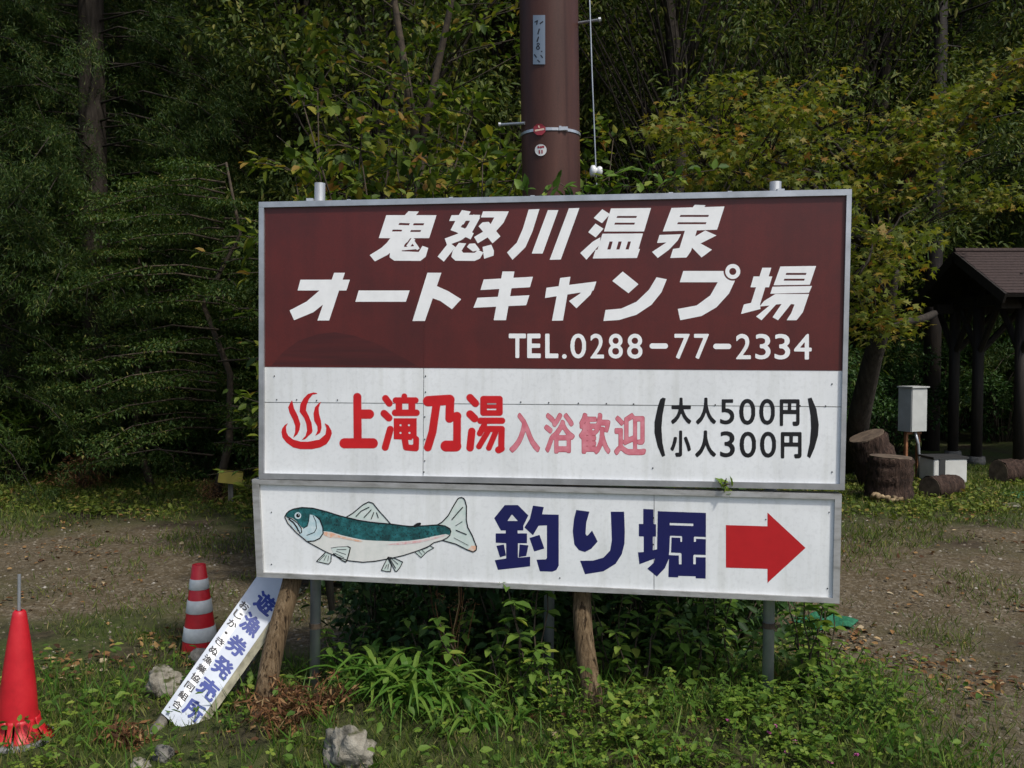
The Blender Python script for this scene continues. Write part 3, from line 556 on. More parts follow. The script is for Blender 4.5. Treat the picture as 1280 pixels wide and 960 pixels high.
M['cedar'] = leafmat('cedar_needles', [(0, (.012, .030, .006)), (.5, (.030, .062, .011)), (.85, (.055, .09, .015)), (1, (.11, .115, .025))], .25)
M['evergreen'] = leafmat('evergreen_leaf', [(0, (.024, .044, .010)), (.5, (.062, .092, .02)), (.85, (.11, .13, .03)), (1, (.18, .17, .045))], .32, .6, .2)
M['shrub'] = leafmat('shrub_leaf', [(0, (.03, .06, .010)), (.4, (.08, .125, .017)), (.75, (.14, .18, .024)), (.92, (.24, .23, .03)), (1, (.24, .12, .035))], .42)
M['maple'] = leafmat('maple_leaf', [(0, (.065, .095, .013)), (.45, (.125, .155, .02)), (.78, (.19, .19, .026)), (.94, (.24, .17, .03)), (1, (.29, .13, .03))], .45)
M['weed'] = leafmat('weed_leaf', [(0, (.04, .085, .012)), (.5, (.085, .16, .022)), (.85, (.14, .22, .032)), (1, (.23, .27, .045))], .35)
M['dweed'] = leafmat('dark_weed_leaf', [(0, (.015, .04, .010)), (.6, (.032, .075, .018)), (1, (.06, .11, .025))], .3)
M['clover'] = leafmat('clover_leaf', [(0, (.06, .12, .014)), (.5, (.11, .19, .022)), (1, (.19, .25, .035))], .35)
M['blade'] = leafmat('grass_blade', [(0, (.045, .08, .012)), (.5, (.10, .15, .025)), (.85, (.17, .19, .045)), (1, (.26, .21, .09))], .35)
M['lily'] = leafmat('daylily_blade', [(0, (.04, .11, .012)), (.6, (.08, .17, .022)), (1, (.15, .23, .035))], .35)
M['dry'] = leafmat('dry_leaf', [(0, (.045, .022, .012)), (.4, (.11, .05, .022)), (.75, (.20, .10, .04)), (1, (.32, .22, .11))], .15, .8, .2)
M['litter'] = leafmat('fallen_leaf', [(0, (.04, .022, .012)), (.45, (.12, .055, .022)), (.75, (.22, .12, .045)), (.9, (.34, .22, .09)), (1, (.36, .30, .20))], .1, .8, .2)

def cedar_tree(H, zmin, seed):
    random.seed(seed); mb = MB(); r0 = .19
    mb.tube([(0.03 * math.sin(z), 0.03 * math.cos(1.3 * z), z) for z in np.linspace(-.2, H, 9)], list(np.linspace(r0 * 1.15, .03, 9)), 12, True, .04)
    lv = Leaves(); nb = int((H - zmin) * 16)
    for i in range(nb):
        z = zmin + (H - zmin) * ((i + random.random()) / nb) ** 1.25; az = random.uniform(0, 6.283); L = (2.5 * (1 - z / (H * 1.08)) + .3) * random.uniform(.65, 1.15)
        o = np.array((math.cos(az), math.sin(az), 0)); a = np.array((0, 0, z))
        pts = [a + o * L * t + np.array((0, 0, .12 * L * math.sin(t * 2.2) - .38 * L * t * t)) for t in (0, .35, .7, 1)]
        mb.tube(pts, [.016, .011, .007, .003], 4)
        n = max(4, int(L * 9)); t = rng.random(n) ** .6 * .8 + .2
        c = a + o * (L * t)[:, None]; c[:, 2] += .12 * L * np.sin(t * 2.2) - .38 * L * t * t
        c += rng.normal(size=(n, 3)) * np.array((.12, .12, .05)) * (.5 + .4 * L)
        m = 84; cc = np.repeat(c, m, 0) + rng.normal(size=(n * m, 3)) * np.array((.055, .055, .05)); d = rng.normal(size=(n * m, 3)) * .6 + o * .5; d[:, 2] -= .55
        k = rng.uniform(.6, 1.3, n * m); lv.add(cc, d, rdir(n * m) + np.array((0, 0, .8)), .07 * k, .0085 * k, 'needle')
    return mb, lv
def make_tree(name, mb, lv, bm, lm, loc, crown='crown', **k):
    r = empty(name, loc, **k); mb.build('trunk', bm, r, True); obj(crown, lv.mesh(crown), lm, r); return r
def put(px, Y): x = (px - 640) / F * Y; return (x, Y, float(gz(x, Y)) - .03)

CG = 'shaded cedars of the forest edge'
cA = make_tree('cedar_tree', *cedar_tree(15, 1.9, 1), M['dark_bark'], M['cedar'], put(122, 11.6), label='tall cedar whose bare brown trunk shows at the left', cat='tree', group=CG)
cB = make_tree('cedar_tree', *cedar_tree(14, .8, 2), M['dark_bark'], M['cedar'], put(20, 12.3), label='dark cedar with branches down to the ground, at the left picture edge', cat='tree', group=CG)
for i, (src, px, Y, rz, s, lab) in enumerate((
    (cB, 235, 13.2, 2.1, .95, 'dark cedar close behind the layered sapling, left of the billboard'),
    (cB, -70, 10.8, 4.0, .9, 'cedar half outside the left picture edge'),
    (cA, 330, 15.5, 1.0, 1.1, 'cedar deep in shade behind the left end of the billboard'),
    (cB, 150, 15.5, 5.0, 1.1, 'dark cedar in the second row behind the bare-trunked cedar'),
    (cB, 60, 17.5, .5, 1.2, 'cedar in the back row at far left'),
    (cB, 1262, 18.5, 3.0, 1.25, 'dark green cedar above the shelter roof at right'),
    (cB, 1335, 17, 1.6, 1.2, 'dark cedar behind the shelter, cut by the right picture edge'),
    (cA, 1185, 20.5, 2.5, 1.3, 'dark cedar between the maple and the shelter roof'))):
    copy_tree(src, loc=put(px, Y), rz=rz, s=s, label=lab)

def broad_tree(H, R, nc, leaf, wid, per, seed, trunk=.13, base=.3, kind='leaf', flat=.6, cr=.55):
    random.seed(seed); mb = MB(); lv = Leaves(); top = H * .72
    tp = [(.12 * math.sin(z * .9 + seed), .12 * math.cos(z * .7), z) for z in np.linspace(-.2, top, 7)]
    mb.tube(tp, list(np.linspace(trunk, trunk * .35, 7)), 9, True, .05)
    for i in range(nc):
        u = rdir(1)[0] * random.random() ** .4; c = np.array((u[0] * R, u[1] * R, H * base + (H * (1 - base)) * (.5 + .5 * u[2])))
        q_ = min(5.99, max(.8, c[2] / H * 6.5 - .9)); a = np.array(tp[int(q_)]) * (1 - q_ % 1) + np.array(tp[int(q_) + 1]) * (q_ % 1); limb(mb, a, c, trunk * .13, .005, .05, 4, 4)
        s = cr * random.uniform(.7, 1.3); clump(lv, c, (s, s, s * flat), int(per * s / cr), leaf, wid, kind)
    return mb, lv
ev1 = make_tree('evergreen_tree', *broad_tree(11, 2.4, 110, .10, .042, 190, 3, .15, .08), M['dark_bark'], M['evergreen'], put(480, 11.5), label='grey-green broadleaf tree behind the upper left of the billboard', cat='tree', group='broadleaf trees behind the billboard')
ev2 = make_tree('evergreen_tree', *broad_tree(12, 2.6, 115, .115, .036, 190, 4, .16, .08), M['dark_bark'], M['evergreen'], put(835, 12.5), label='dark narrow-leaved tree right of the utility pole', cat='tree', group='broadleaf trees behind the billboard')
for src, px, Y, rz, s, lab in ((ev1, 620, 13.5, 2.0, 1.1, 'broadleaf tree directly behind the utility pole'), (ev2, 1010, 14, 1.2, 1.05, 'narrow-leaved tree behind the maple'), (ev2, 380, 14.5, 3.3, 1.0, 'dark broadleaf tree between cedars and billboard'), (ev1, 735, 15.5, .7, 1.25, 'broadleaf tree in the second row right of the pole'), (ev1, 1110, 17.5, 4, 1.2, 'broadleaf tree behind the right end of the maple')):
    copy_tree(src, loc=put(px, Y), rz=rz, s=s, label=lab)
k = 0
for row, (Y, n, s) in enumerate(((19.5, 8, 1.05), (24.5, 9, 1.25), (32, 10, 1.6))):
    for i in range(n):
        px = -150 + (1580) * (i + .5 + random.uniform(-.25, .25)) / n
        copy_tree((ev1, ev2, cB)[(i + row) % 3 if px > 350 else 2], loc=put(px, Y + random.uniform(-1.5, 1.5)), rz=random.uniform(0, 6), s=s * random.uniform(.9, 1.1), label='tree on the wooded slope far behind the billboard', group='trees on the wooded slope')

# layered sapling left of the board (horizontal sprays of small leaves)
def layered(seed, H, R, nl):
    random.seed(seed); mb = MB(); lv = Leaves(); limb(mb, (0, 0, -.1), (.2, 0, H), .05, .012, 0, 6, 7)
    for i in range(nl):
        z = .5 + (H - .5) * (i + random.random()) / nl; az = random.uniform(0, 6.28); L = R * random.uniform(.5, 1) * (1.1 - .5 * z / H)
        b = np.array((math.cos(az) * L, math.sin(az) * L, z - .12 * L)); limb(mb, (.2 * z / H, 0, z), b, .012, .004, .08, 4, 4)
        for t in (.4, .6, .8, 1):
            clump(lv, np.array((0, 0, z)) * (1 - t) + b * t + np.array((0, 0, .05)), (.32, .32, .045), 150, .042, .02, 'leaf', .12, 2.2)
    return mb, lv
M['layer'] = leafmat('layered_leaf', [(0, (.02, .045, .010)), (.5, (.045, .085, .018)), (.9, (.085, .12, .028)), (1, (.16, .15, .04))], .35)
la = make_tree('sapling', *layered(5, 3.6, 1.9, 42), M['twig'], M['layer'], put(262, 9.7), label='layered sapling with flat leafy sprays left of the billboard', cat='tree', group='saplings at the forest edge')
copy_tree(la, loc=put(190, 11.0), rz=2.2, s=.95, label='smaller layered sapling in front of the bare-trunked cedar', group='saplings at the forest edge')

# leafy canes behind the board
def canes(seed, H, n, spread):
    random.seed(seed); mb = MB(); lv = Leaves()
    for i in range(n):
        az = random.uniform(0, 6.28); h = H * random.uniform(.55, 1); s = spread * random.uniform(.3, 1)
        b = np.array((math.cos(az) * s, math.sin(az) * s * .7, h)); a = np.array((random.uniform(-.25, .25), random.uniform(-.2, .2), -.05))
        P = limb(mb, a, b, .014, .004, .0, 7, 5, .03)
        for j in range(1, 7):
            for _ in range(4):
                c = P[j] + rng.normal(size=3) * .12 if j < 7 else P[6]; e = c + np.append(rng.normal(size=2) * .28, random.uniform(-.05, .2)); limb(mb, P[j], e, .005, .002, .05, 3, 3)
                m = 11; t = rng.random((m, 1)); pos = P[j] + (e - P[j]) * (.25 + .75 * t) + rng.normal(size=(m, 3)) * .03
                d = (e - P[j]) * .6 + rng.normal(size=(m, 3)) * .22; d[:, 2] -= .08; up = rng.normal(size=(m, 3)) * .35 + np.array((0, -.15, 1)); kk = rng.uniform(.55, 1.2, m)
                lv.add(pos, d, up, .105 * kk, .064 * kk)
    return mb, lv
CS = 'leafy shrubs behind the billboard'
s1 = make_tree('tall_shrub', *canes(11, 3.7, 17, 1.0), M['twig'], M['shrub'], put(520, 6.6), 'foliage', label='tall green shrub rising above the middle of the billboard top', cat='shrub', group=CS)
s2 = make_tree('tall_shrub', *canes(12, 3.1, 15, .9), M['twig'], M['shrub'], put(615, 6.4), 'foliage', label='leafy shrub close to the left side of the utility pole', cat='shrub', group=CS)
copy_tree(s1, loc=put(478, 7.5), rz=2.0, s=1.05, label='tall shrub with bright leaves above the billboard, left of the slender trunk')
copy_tree(s2, loc=put(432, 6.4), rz=1.0, s=.66, label='low shrub behind the left post top of the billboard')
copy_tree(s2, loc=put(775, 6.3), rz=3.5, s=.78, label='shrub just right of the utility pole with bright green leaves')
copy_tree(s2, loc=put(500, 8.8), rz=5, s=1.25, label='shrub in the second row above the billboard')
copy_tree(s1, loc=put(690, 8.2), rz=4, s=1.0, label='shrub directly behind the utility pole')
# slender tree with forked trunk
mb = MB(); limb(mb, (0, 0, -.1), (-.05, 0, 3.3), .075, .055, 0, 6, 8, .02); limb(mb, (-.05, 0, 3.3), (-.22, 0, 5.2), .045, .02, 0, 4, 6); limb(mb, (-.05, 0, 3.3), (.45, .1, 5.2), .04, .02, .0, 4, 6); lv = Leaves()
for i in range(40):
    u = rdir(1)[0]; c = np.array((u[0] * 1.1, u[1] * 1.0, 4.7 + .9 * u[2])); limb(mb, ((.25 if u[0] > 0 else -.13) * random.uniform(.6, 1.2), .05, c[2] - random.uniform(.1, .5)), c, .008, .003, 0, 3, 3); clump(lv, c, (.3, .3, .16), 40, .09, .052)
make_tree('slender_tree', mb, lv, M['twig'], M['shrub'], put(531, 7.9), label='slender tree with pale forked trunk above the billboard', cat='tree')
# vine tips along the top edge of the board
def sprout(name, base, tips, leaf, n, mname, **k):
    r = empty(name, base, **k); mb = MB(); lv = Leaves()
    for t in tips:
        P = limb(mb, (0, 0, 0), t, .004, .002, .12, 5, 4); m = n
        for p in P[1:]:
            pos = np.repeat(np.array([p]), m, 0) + rng.normal(size=(m, 3)) * .012; d = rng.normal(size=(m, 3)) + np.array((0, -.3, .1)); kk = rng.uniform(.6, 1.2, m)
            lv.add(pos, d, rng.normal(size=(m, 3)) * .3 + np.array((0, -.5, 1)), leaf * kk, leaf * .62 * kk)
    mb.build('stem', M['twig'], r); obj('foliage', lv.mesh('foliage'), M[mname], r); return r
sprout('vine', at(725, 262, 4.6), [(.12, -.05, .16), (-.1, 0, .13), (.22, 0, .2), (.3, .05, .12)], .075, 3, 'weed', label='bright green vine tips at the foot of the utility pole above the sign', cat='vine')
sprout('vine', at(668, 262, 4.6), [(.08, 0, .10), (-.05, -.03, .09)], .07, 2, 'weed', label='small vine tip left of the pole foot above the sign', cat='vine')
sprout('vine', at(800, 262, 4.7), [(.2, 0, .18), (.05, 0, .22), (.38, 0, .2)], .07, 3, 'weed', label='vine with lobed leaves right of the white insulator', cat='vine')
sprout('vine', at(395, 272, 4.6), [(.05, 0, .08), (.1, 0, .06)], .06, 3, 'shrub', label='yellowish leaves beside the left post top', cat='vine')
sp = sprout('vine_sprout', onbw(905, 607, .016), [(-.022, -.012, .012), (.004, -.016, .035), (.022, -.012, .010)], .042, 1, 'clover', label='small green sprout growing from the gap between the two sign boards', cat='vine')

# ------------------------------------------------------------------ maple at right
def maple():
    base = np.array(put(1062, 11.9)); r = empty('maple_tree', base, label='maple turning orange-brown that arches over the right of the billboard', cat='tree'); mb = MB(); lv = Leaves()
    P = lambda x, y, Y: at(x, y, Y) - base
    st = [(0, 0, -.1), P(1076, 510, 11.0), P(1090, 450, 10.7), P(1106, 392, 10.2), P(1116, 340, 9.7)]
    mb.tube(st, [.14, .125, .11, .09, .07], 10, True, .06)
    hubs = [P(1060, 250, 7.8), P(960, 200, 7.6), P(1120, 240, 8.0), P(1000, 290, 7.4), P(900, 170, 7.6)]
    fork = st[-1]; hubs += [P(930, 225, 7.4), P(1030, 160, 7.8), P(880, 205, 7.3), P(1085, 330, 7.9), P(990, 120, 7.9), P(1090, 190, 8.1), P(1140, 290, 8.3), P(860, 150, 7.6)]
    for h in hubs: limb(mb, fork, h, .035, .010, .06, 6, 6)
    limb(mb, P(1100, 412, 10.4), P(1168, 392, 11.5), .055, .045, 0, 4, 7)
    limb(mb, hubs[2], P(1285, 70, 8.0), .025, .008, .02, 6, 5); limb(mb, P(1068, 352, 7.2), P(1145, 260, 7.5), .012, .006, .08, 6, 4)
    cl = []
    for i in range(92):
        t = random.random(); x = random.uniform(815, 1165); top = np.interp(x, [815, 870, 930, 980, 1030, 1080, 1185], [165, 110, 85, 100, 70, 140, 150]); bot = np.interp(x, [815, 1000, 1062, 1075, 1140, 1185], [235, 240, 300, 420, 370, 260])
        cl.append((x, top + (bot - top) * random.random(), random.uniform(6.7, 8.5)))
    for i in range(16):
        pass
    for i in range(60):
        u = random.random(); cl.append((1085 + 215 * u, 210 - 145 * u + random.uniform(-22, 45) * (1.25 - u), random.uniform(7.7, 8.4)))
    for i in range(8): cl.append((1195 + 12 * i, random.uniform(232, 262), 8.2))
    for i in range(22): cl.append((random.uniform(1066, 1130), random.uniform(280, 425), random.uniform(7.2, 8.2)))
    for x, y, Y in cl:
        c = P(x, y, Y); h = min(hubs + [P(1285, 70, 8.0)], key=lambda q: np.linalg.norm(q - c)); limb(mb, h, c, .006, .002, .08, 4, 3)
        s = random.uniform(.18, .34); clump(lv, c, (s * 1.15, s * 1.15, s * .27), int(44 * s / .27), .066, .066, 'maple', .35, 1.2)
    mb.build('trunk', M['dark_bark'], r, True); obj('crown', lv.mesh('crown'), M['maple'], r)
maple()

# ------------------------------------------------------------------ utility pole, earth wire
def pole():
    Y = 5.6; b = at(693, 436, Y); gx = b[0] + .02; base = np.array((gx, Y, float(gz(gx, Y))))
    r = empty('utility_pole', base, label='brown steel utility pole with number plate behind the billboard', cat='pole')
    top = np.array((at(687.5, 0, Y)[0] - .09, Y, 9.0)) - base; f = lambda z: top * (z / top[2])
    m, nt, b_ = mat('pole_brown', .55, .3); v = coords(nt); n1 = noise(nt, coords(nt, (5, 5, .5)), 3, 6); n2 = noise(nt, v, 120, 2, .7)
    c = ramp(nt, n1, [(.3, (.040, .014, .009)), (.6, (.060, .022, .0145)), (.8, (.082, .03, .02))]); c = mixc(nt, .35, c, ramp(nt, n2, [(.35, (.6, .6, .6)), (.6, (1.1, 1.1, 1.1))]), 'MULTIPLY'); nt.links.new(c, b_.inputs['Base Color'])
    mb = MB(); mb.tube([f(-.2), f(2), f(5), f(9)], [.176, .175, .178, .17], 40); mb.build('shaft', m, r, True)
    R = .178
    def onp(x, y, d=0.):           # photo pixel -> point on the shaft's front
        dr = ray(x, y); ax = base + f(EYE[2] + dr[2] * Y - base[2]); h = (at(x, y, Y)[0] - ax[0]) ; h = max(-R * .98, min(R * .98, h))
        yy = Y - math.sqrt(R * R - h * h); p = at(x, y, yy); n = np.array((p[0] - ax[0], p[1] - Y, 0)); n /= np.linalg.norm(n); return np.array((ax[0], Y, p[2])) + n * (R + d) - base
    def patch(name, m, x0, y0, x1, y1, d, nx=6):
        mb = MB(); top_ = [onp(x0 + (x1 - x0) * i / nx, y0, d) for i in range(nx + 1)]; bot = [onp(x0 + (x1 - x0) * i / nx, y1, d) for i in range(nx + 1)]
        t2 = [onp(x0 + (x1 - x0) * i / nx, y0, d - .002) for i in range(nx + 1)]; b2 = [onp(x0 + (x1 - x0) * i / nx, y1, d - .002) for i in range(nx + 1)]
        for i in range(nx): mb.hexa([top_[i], top_[i + 1], bot[i + 1], bot[i]], [t2[i], t2[i + 1], b2[i + 1], b2[i]])
        return mb.build(name, m, r)
    pm, _, pb = mat('number_plate', .4, .5, .6); pb.inputs['Base Color'].default_value = (.20, .23, .26, 1)
    pl = patch('number_plate', pm, 666.5, 19, 681.5, 80.5, .004)
    dp = lambda ops: decal('plate_mark', drawn(ops, q=8), .005, M['p_black'], pl, lambda x, y, d: onp(x, y, d))
    for ops in ([('l', [(674.5, 36), (672.5, 43)], 1.6)], [('l', [(673.5, 46), (671.5, 52.5)], 1.6)], [('o', (673, 55.5), 1.9), ('c', (673, 55.5), .8), ('o', (672.7, 60), 2.5), ('c', (672.7, 60), 1.1)], [('o', (677.3, 64.5), .9)], [('l', [(668.5, 28), (672, 26), (671, 31)], 1.4)], [('l', [(675, 30), (679, 27)], 1.6)], [('l', [(668, 68), (671, 72)], 1.5)], [('l', [(676, 69), (678.5, 72.5)], 1.4)], [('l', [(672, 75), (675, 78)], 1.4)]): dp(ops)
    pb2 = []
    rd, _, q = mat('sticker_red', .45); q.inputs['Base Color'].default_value = (.26, .02, .03, 1)
    wt, _, q = mat('sticker_white', .45); q.inputs['Base Color'].default_value = (.6, .6, .58, 1)
    oct_ = [(674.5 + 8 * math.cos(a), 162 + 7.6 * math.sin(a)) for a in [i * math.pi / 4 + .39 for i in range(8)]]
    st = decal('red_sticker', drawn([('p', oct_)], q=8), .0058, rd, r, lambda x, y, d: onp(x, y, d))
    decal('sticker_mark', drawn([('l', [(669, 163.5), (680.5, 161.5)], 2.2)], q=8), .0066, M['f_orange'], st, lambda x, y, d: onp(x, y, d)); decal('sticker_mark', drawn([('l', [(673.5, 157), (674.5, 160)], 1.6)], q=8), .0066, M['f_orange'], st, lambda x, y, d: onp(x, y, d))
    st = decal('round_sticker', drawn([('o', (676, 187.5), 7.3)], q=8), .003, wt, r, lambda x, y, d: onp(x, y, d))
    for ops in ([('o', (673.2, 184), 1.5)], [('o', (676.3, 184), 1.5)], [('o', (679, 183.6), 1.5)], [('l', [(674.2, 187.5), (674.6, 192)], 1.7)], [('l', [(677.6, 187.5), (677.6, 192)], 1.7)]): decal('sticker_mark', drawn(ops, q=8), .0038, rd, st, lambda x, y, d: onp(x, y, d))
    z0 = onp(690, 161)[2]; mb = MB(); n = 40; c0 = f(z0)
    ring = lambda R_, z: [np.array((c0[0] + R_ * math.cos(2 * math.pi * i / n), c0[1] + R_ * math.sin(2 * math.pi * i / n), z)) for i in range(n)]
    a, b2, c_, d_ = ring(R + .003, z0 - .008), ring(R + .003, z0 + .008), ring(R - .002, z0 + .008), ring(R - .002, z0 - .008)
    for i in range(n):
        j = (i + 1) % n; mb.add([a[i], a[j], b2[j], b2[i]], [(0, 1, 2, 3)]); mb.add([b2[i], b2[j], c_[j], c_[i]], [(0, 1, 2, 3)]); mb.add([a[i], a[j], d_[j], d_[i]], [(3, 2, 1, 0)])
    band = mb.build('steel_band', M['alu'], r, True); p = onp(704, 161); mb = MB(); mb.box(p, (.05, .02, .02)); mb.box(p + np.array((-.02, -.008, .0)), (.014, .016, .026)); mb.build('band_buckle', M['alu'], band)
    p = onp(722.5, 29) ; q2 = at(748, 25, 5.45) - base; mb = MB(); mb.tube([p, q2], .009, 8); mb.tube([q2, q2 + np.array((.014, 0, .002))], .015, 8); mb.build('foot_bolt', M['galv'], r)
    q2 = at(626, 156, 5.65) - base; mb = MB(); mb.tube([onp(656, 154), q2], .009, 8); mb.tube([q2, q2 + np.array((-.014, 0, 0))], .015, 8); mb.build('foot_bolt', M['galv'], r)
pole()
g = at(752, 300, 5.3); gb = np.array((g[0] + .1, 5.3, float(gz(g[0], 5.3))))
wr = empty('stay_wire', gb, label='thin steel stay wire with white insulator right of the pole', cat='wire')
ins = at(745, 214, 5.3) - gb; tp = at(734, -120, 5.3) - gb
mb = MB(); mb.tube([(0, 0, -.1), ins, at(740, 90, 5.3) - gb, tp + (tp - ins) * 3], .004, 6); mb.build('wire', M['galv'], wr, True)
pc, _, q = mat('porcelain', .2, .6); q.inputs['Base Color'].default_value = (.62, .63, .62, 1)
mb = MB(); c = ins; e = np.array((1, .1, -.05)); mb.tube([c + e * k for k in (-.034, -.028, -.012, -.004, .004, .008, .018, .03, .036)], [.018, .031, .034, .024, .018, .026, .03, .027, .014], 16); mb.build('insulator', pc, wr, True)

# ------------------------------------------------------------------ cones
red, rnt, rbs = mat('cone_red', .45, .4); n_ = noise(rnt, coords(rnt), 12, 5); rnt.links.new(ramp(rnt, n_, [(.3, (.36, .008, .014)), (.5, (.46, .011, .019)), (.75, (.52, .022, .028))]), rbs.inputs['Base Color'])
wht = noisy('cone_white_band', [(.3, (.46, .48, .46)), (.7, (.6, .62, .6))], 25, bmp=0, rough=.5)
dk = noisy('rubber_grey', [(.3, (.10, .10, .10)), (.7, (.2, .2, .2))], 20, bmp=0)
def lathe(prof, n=28):
    mb = MB(); V = []; Fc = []
    for r, z in prof:
        for k in range(n): V.append((r * math.cos(6.28319 * k / n), r * math.sin(6.28319 * k / n), z))
    for i in range(len(prof) - 1):
        for k in range(n): Fc.append((i * n + k, i * n + (k + 1) % n, (i + 1) * n + (k + 1) % n, (i + 1) * n + k))
    return mb.add(V, Fc)
b = ground(250, 812); cone = empty('traffic_cone', b, label='red traffic cone with three white bands behind the leaning sign', cat='traffic cone')
H = .47; rr = lambda t: .097 + (.035 - .097) * t
lathe([(rr(0), .02), (rr(.5), .02 + H * .5), (rr(1), .02 + H), (rr(1) - .008, .022 + H), (rr(1) - .01, H - .03)]).build('cone_body', red, cone, True)
for t0, t1 in ((.13, .29), (.45, .60), (.72, .84)): lathe([(rr(t0) + .001, .02 + H * t0), (rr(t0) + .003, .022 + H * t0), (rr(t1) + .003, .018 + H * t1), (rr(t1) + .001, .02 + H * t1)]).build('white_band', wht, cone, True)
mb = MB(); mb.box((0, 0, .0), (.2, .2, .024)); mb.build('cone_base', red, cone); cone.location.z -= .02
b = ground(22, 924); c2 = empty('cone_cover', b, label='plain bright red cone with a steel rod sticking out of its top', cat='traffic cone')
c2.rotation_euler = (0, math.radians(2.0), 0)
prof = [(.078, .085), (.0735, .13), (.069, .19), (.060, .28), (.045, .40), (.028, .515), (.0245, .53), (.019, .536), (.012, .537)]
mb = lathe(prof, 40); me = mesh_py('sleeve', mb.V, mb.F, True); obj('sleeve', me, red, c2)
for a, wd, ro, zl in ((-2.22, 1.16, .108, .010), (-1.42, .24, .118, .012), (-.72, .98, .128, .010), (.12, .62, .14, .012), (.86, .8, .118, .012), (1.75, .95, .115, .012), (2.7, .9, .112, .012), (3.38, .42, .112, .012)):   # cut flaps spread over the base
    mb = MB(); prv = None; nn = 6
    for t in np.linspace(0, 1, 7):
        r_ = .0795 + (ro - .0795) * t ** 1.9; z = .10 + (zl - .10) * t; p = [np.array((r_ * math.cos(a + (k / nn - .5) * wd), r_ * math.sin(a + (k / nn - .5) * wd), z)) for k in range(nn + 1)]
        if prv: mb.add(prv + p, [(k, k + 1, nn + 2 + k, nn + 1 + k) for k in range(nn)])
        prv = p
    me = mesh_py('flap', mb.V, mb.F, False); fo_ = obj('flap', me, red, c2); wl = fo_.modifiers.new('weld', 'WELD'); sm_ = fo_.modifiers.new('thick', 'SOLIDIFY'); sm_.thickness = .003
    for p_ in me.polygons: p_.use_smooth = True
mb = MB(); mb.tube([(0, 0, .0), (0, 0, .012), (0, 0, .02)], [.142, .142, .134], 28); mb.build('weight_base', dk, c2)
mb = MB(); mb.tube([(0, 0, .3), (-.003, 0, .685)], .0065, 8); mb.build('steel_rod', M['galv'], c2)

# ------------------------------------------------------------------ leaning sign
B0 = at(201.5, 891, 3.93); B1 = at(236, 921, 3.90); T0 = at(322, 719, 4.36)
es = B0 - T0; et = B1 - B0; sn = np.cross(es, et); sn /= np.linalg.norm(sn)
if np.dot(sn, EYE - B0) < 0: sn = -sn
sb = B1.copy(); ls = empty('leaning_sign', sb, label='narrow white sign with blue Japanese writing leaning against the wooden prop', cat='sign')
def onl(x, y, d=0.):
    dr = ray(x, y); t = np.dot(B0 - EYE, sn) / np.dot(dr, sn); return EYE + dr * t + sn * d - sb
T0p = np.array((334, 702.)); q = [T0p, T0p + np.array((34.5, 30)), np.array((236, 921.)), np.array((201.5, 891.))]
lw = noisy('leaning_sign_face', [(.3, (.40, .44, .50)), (.7, (.51, .55, .60))], 8, bmp=0, rough=.45); cr_ = noisy('cream_edge', [(.3, (.18, .17, .12)), (.7, (.42, .40, .29))], 20, bmp=.1)
mb = MB(); mb.hexa([onl(*p, 0) for p in q], [onl(*p, -.003) for p in q]); fo = mb.build('face', lw, ls)
mb = MB(); mb.hexa([onl(*p, -.0032) for p in q], [onl(*(np.array(p) + np.array(e_)), -.022) for p, e_ in zip(q, ((1, 1), (9, 3), (9, 1), (1, -1)))]); mb.build('frame', cr_, ls)
ev = np.array((-.575, .818)); tv = np.array((.755, .656))
st = [np.array((307, 752.)), np.array((313.5, 757.5)), np.array((224, 887.)), np.array((217, 881.))]
mb = MB(); mb.hexa([onl(*p, .0004) for p in st], [onl(*p, .0001) for p in st]); mb.build('paper_strip', M['p_white'], ls)
def lchar(ch, c, wd, hg, r, name, m):
    V, T = glyph(ch, r); P = np.array(c) + (V[:, 0:1] - .5) * wd * tv + (.5 - V[:, 1:2]) * hg * ev
    decal(name, (P, T), .0009, m, ls, onl)
for i, ch in enumerate('遊漁券発売所'): lchar(ch, np.array((331.5, 754.)) + i * np.array((-17.8, 26.8)), 26, 24, 2.8, 'painted_character', M['p_blue'])
for i, ch in enumerate('おじか・きぬ漁業協同組合'):
    k = .35 if ch == '・' else 1; lchar(ch, np.array((305.5, 757.5)) + i * np.array((-7.62, 11.2)), 12.5 * k, 9.5 * k, 2.2, 'printed_character', M['p_black'])
for x, y in ((214, 900), (231, 912), (212, 884)): p = onl(x, y, .001); mb = MB(); mb.tube([p, p + sn * .002], .003, 6); mb.build('rivet', rm, ls)
def plank(name, pts, rad, m, **k):
    b = np.array(pts[-1]); r = empty(name, b, **k); mb = MB(); mb.tube([np.array(p) - b for p in pts], rad, 9, True, .1); mb.build('pole_wood', m, r, True); return r
gw = noisy('grey_wood', [(.3, (.06, .055, .045)), (.7, (.2, .185, .155))], 8, (4, 4, .6), .85, .2, 0, .5)
bd = MB(); a = at(326, 790, 4.42); c = at(262, 912, 4.05); dv = Vector(c - a); Rm = dv.to_track_quat('Z', 'X').to_matrix()
bb = empty('board_scrap', c, label='weathered grey board standing behind the leaning sign', cat='board'); bd.box((Vector(a) - Vector(c)) / 2, (.085, .022, dv.length), Rm); bd.build('plank', gw, bb)
a = at(318, 812, 4.35); c = at(298, 848, 4.28); bb = empty('metal_scrap', c, label='strip of pale sheet metal behind the leaning sign', cat='metal strip'); bd = MB(); dv = Vector(c - a); bd.box((Vector(a) - Vector(c)) / 2, (.05, .004, dv.length), dv.to_track_quat('Z', 'X').to_matrix()); bd.build('strip', M['alu'], bb)
plank('stick', [at(213, 888, 3.99), at(180, 934, 3.80)], [.022, .026], gw, label='grey wooden stick under the lower end of the leaning sign', cat='stick')
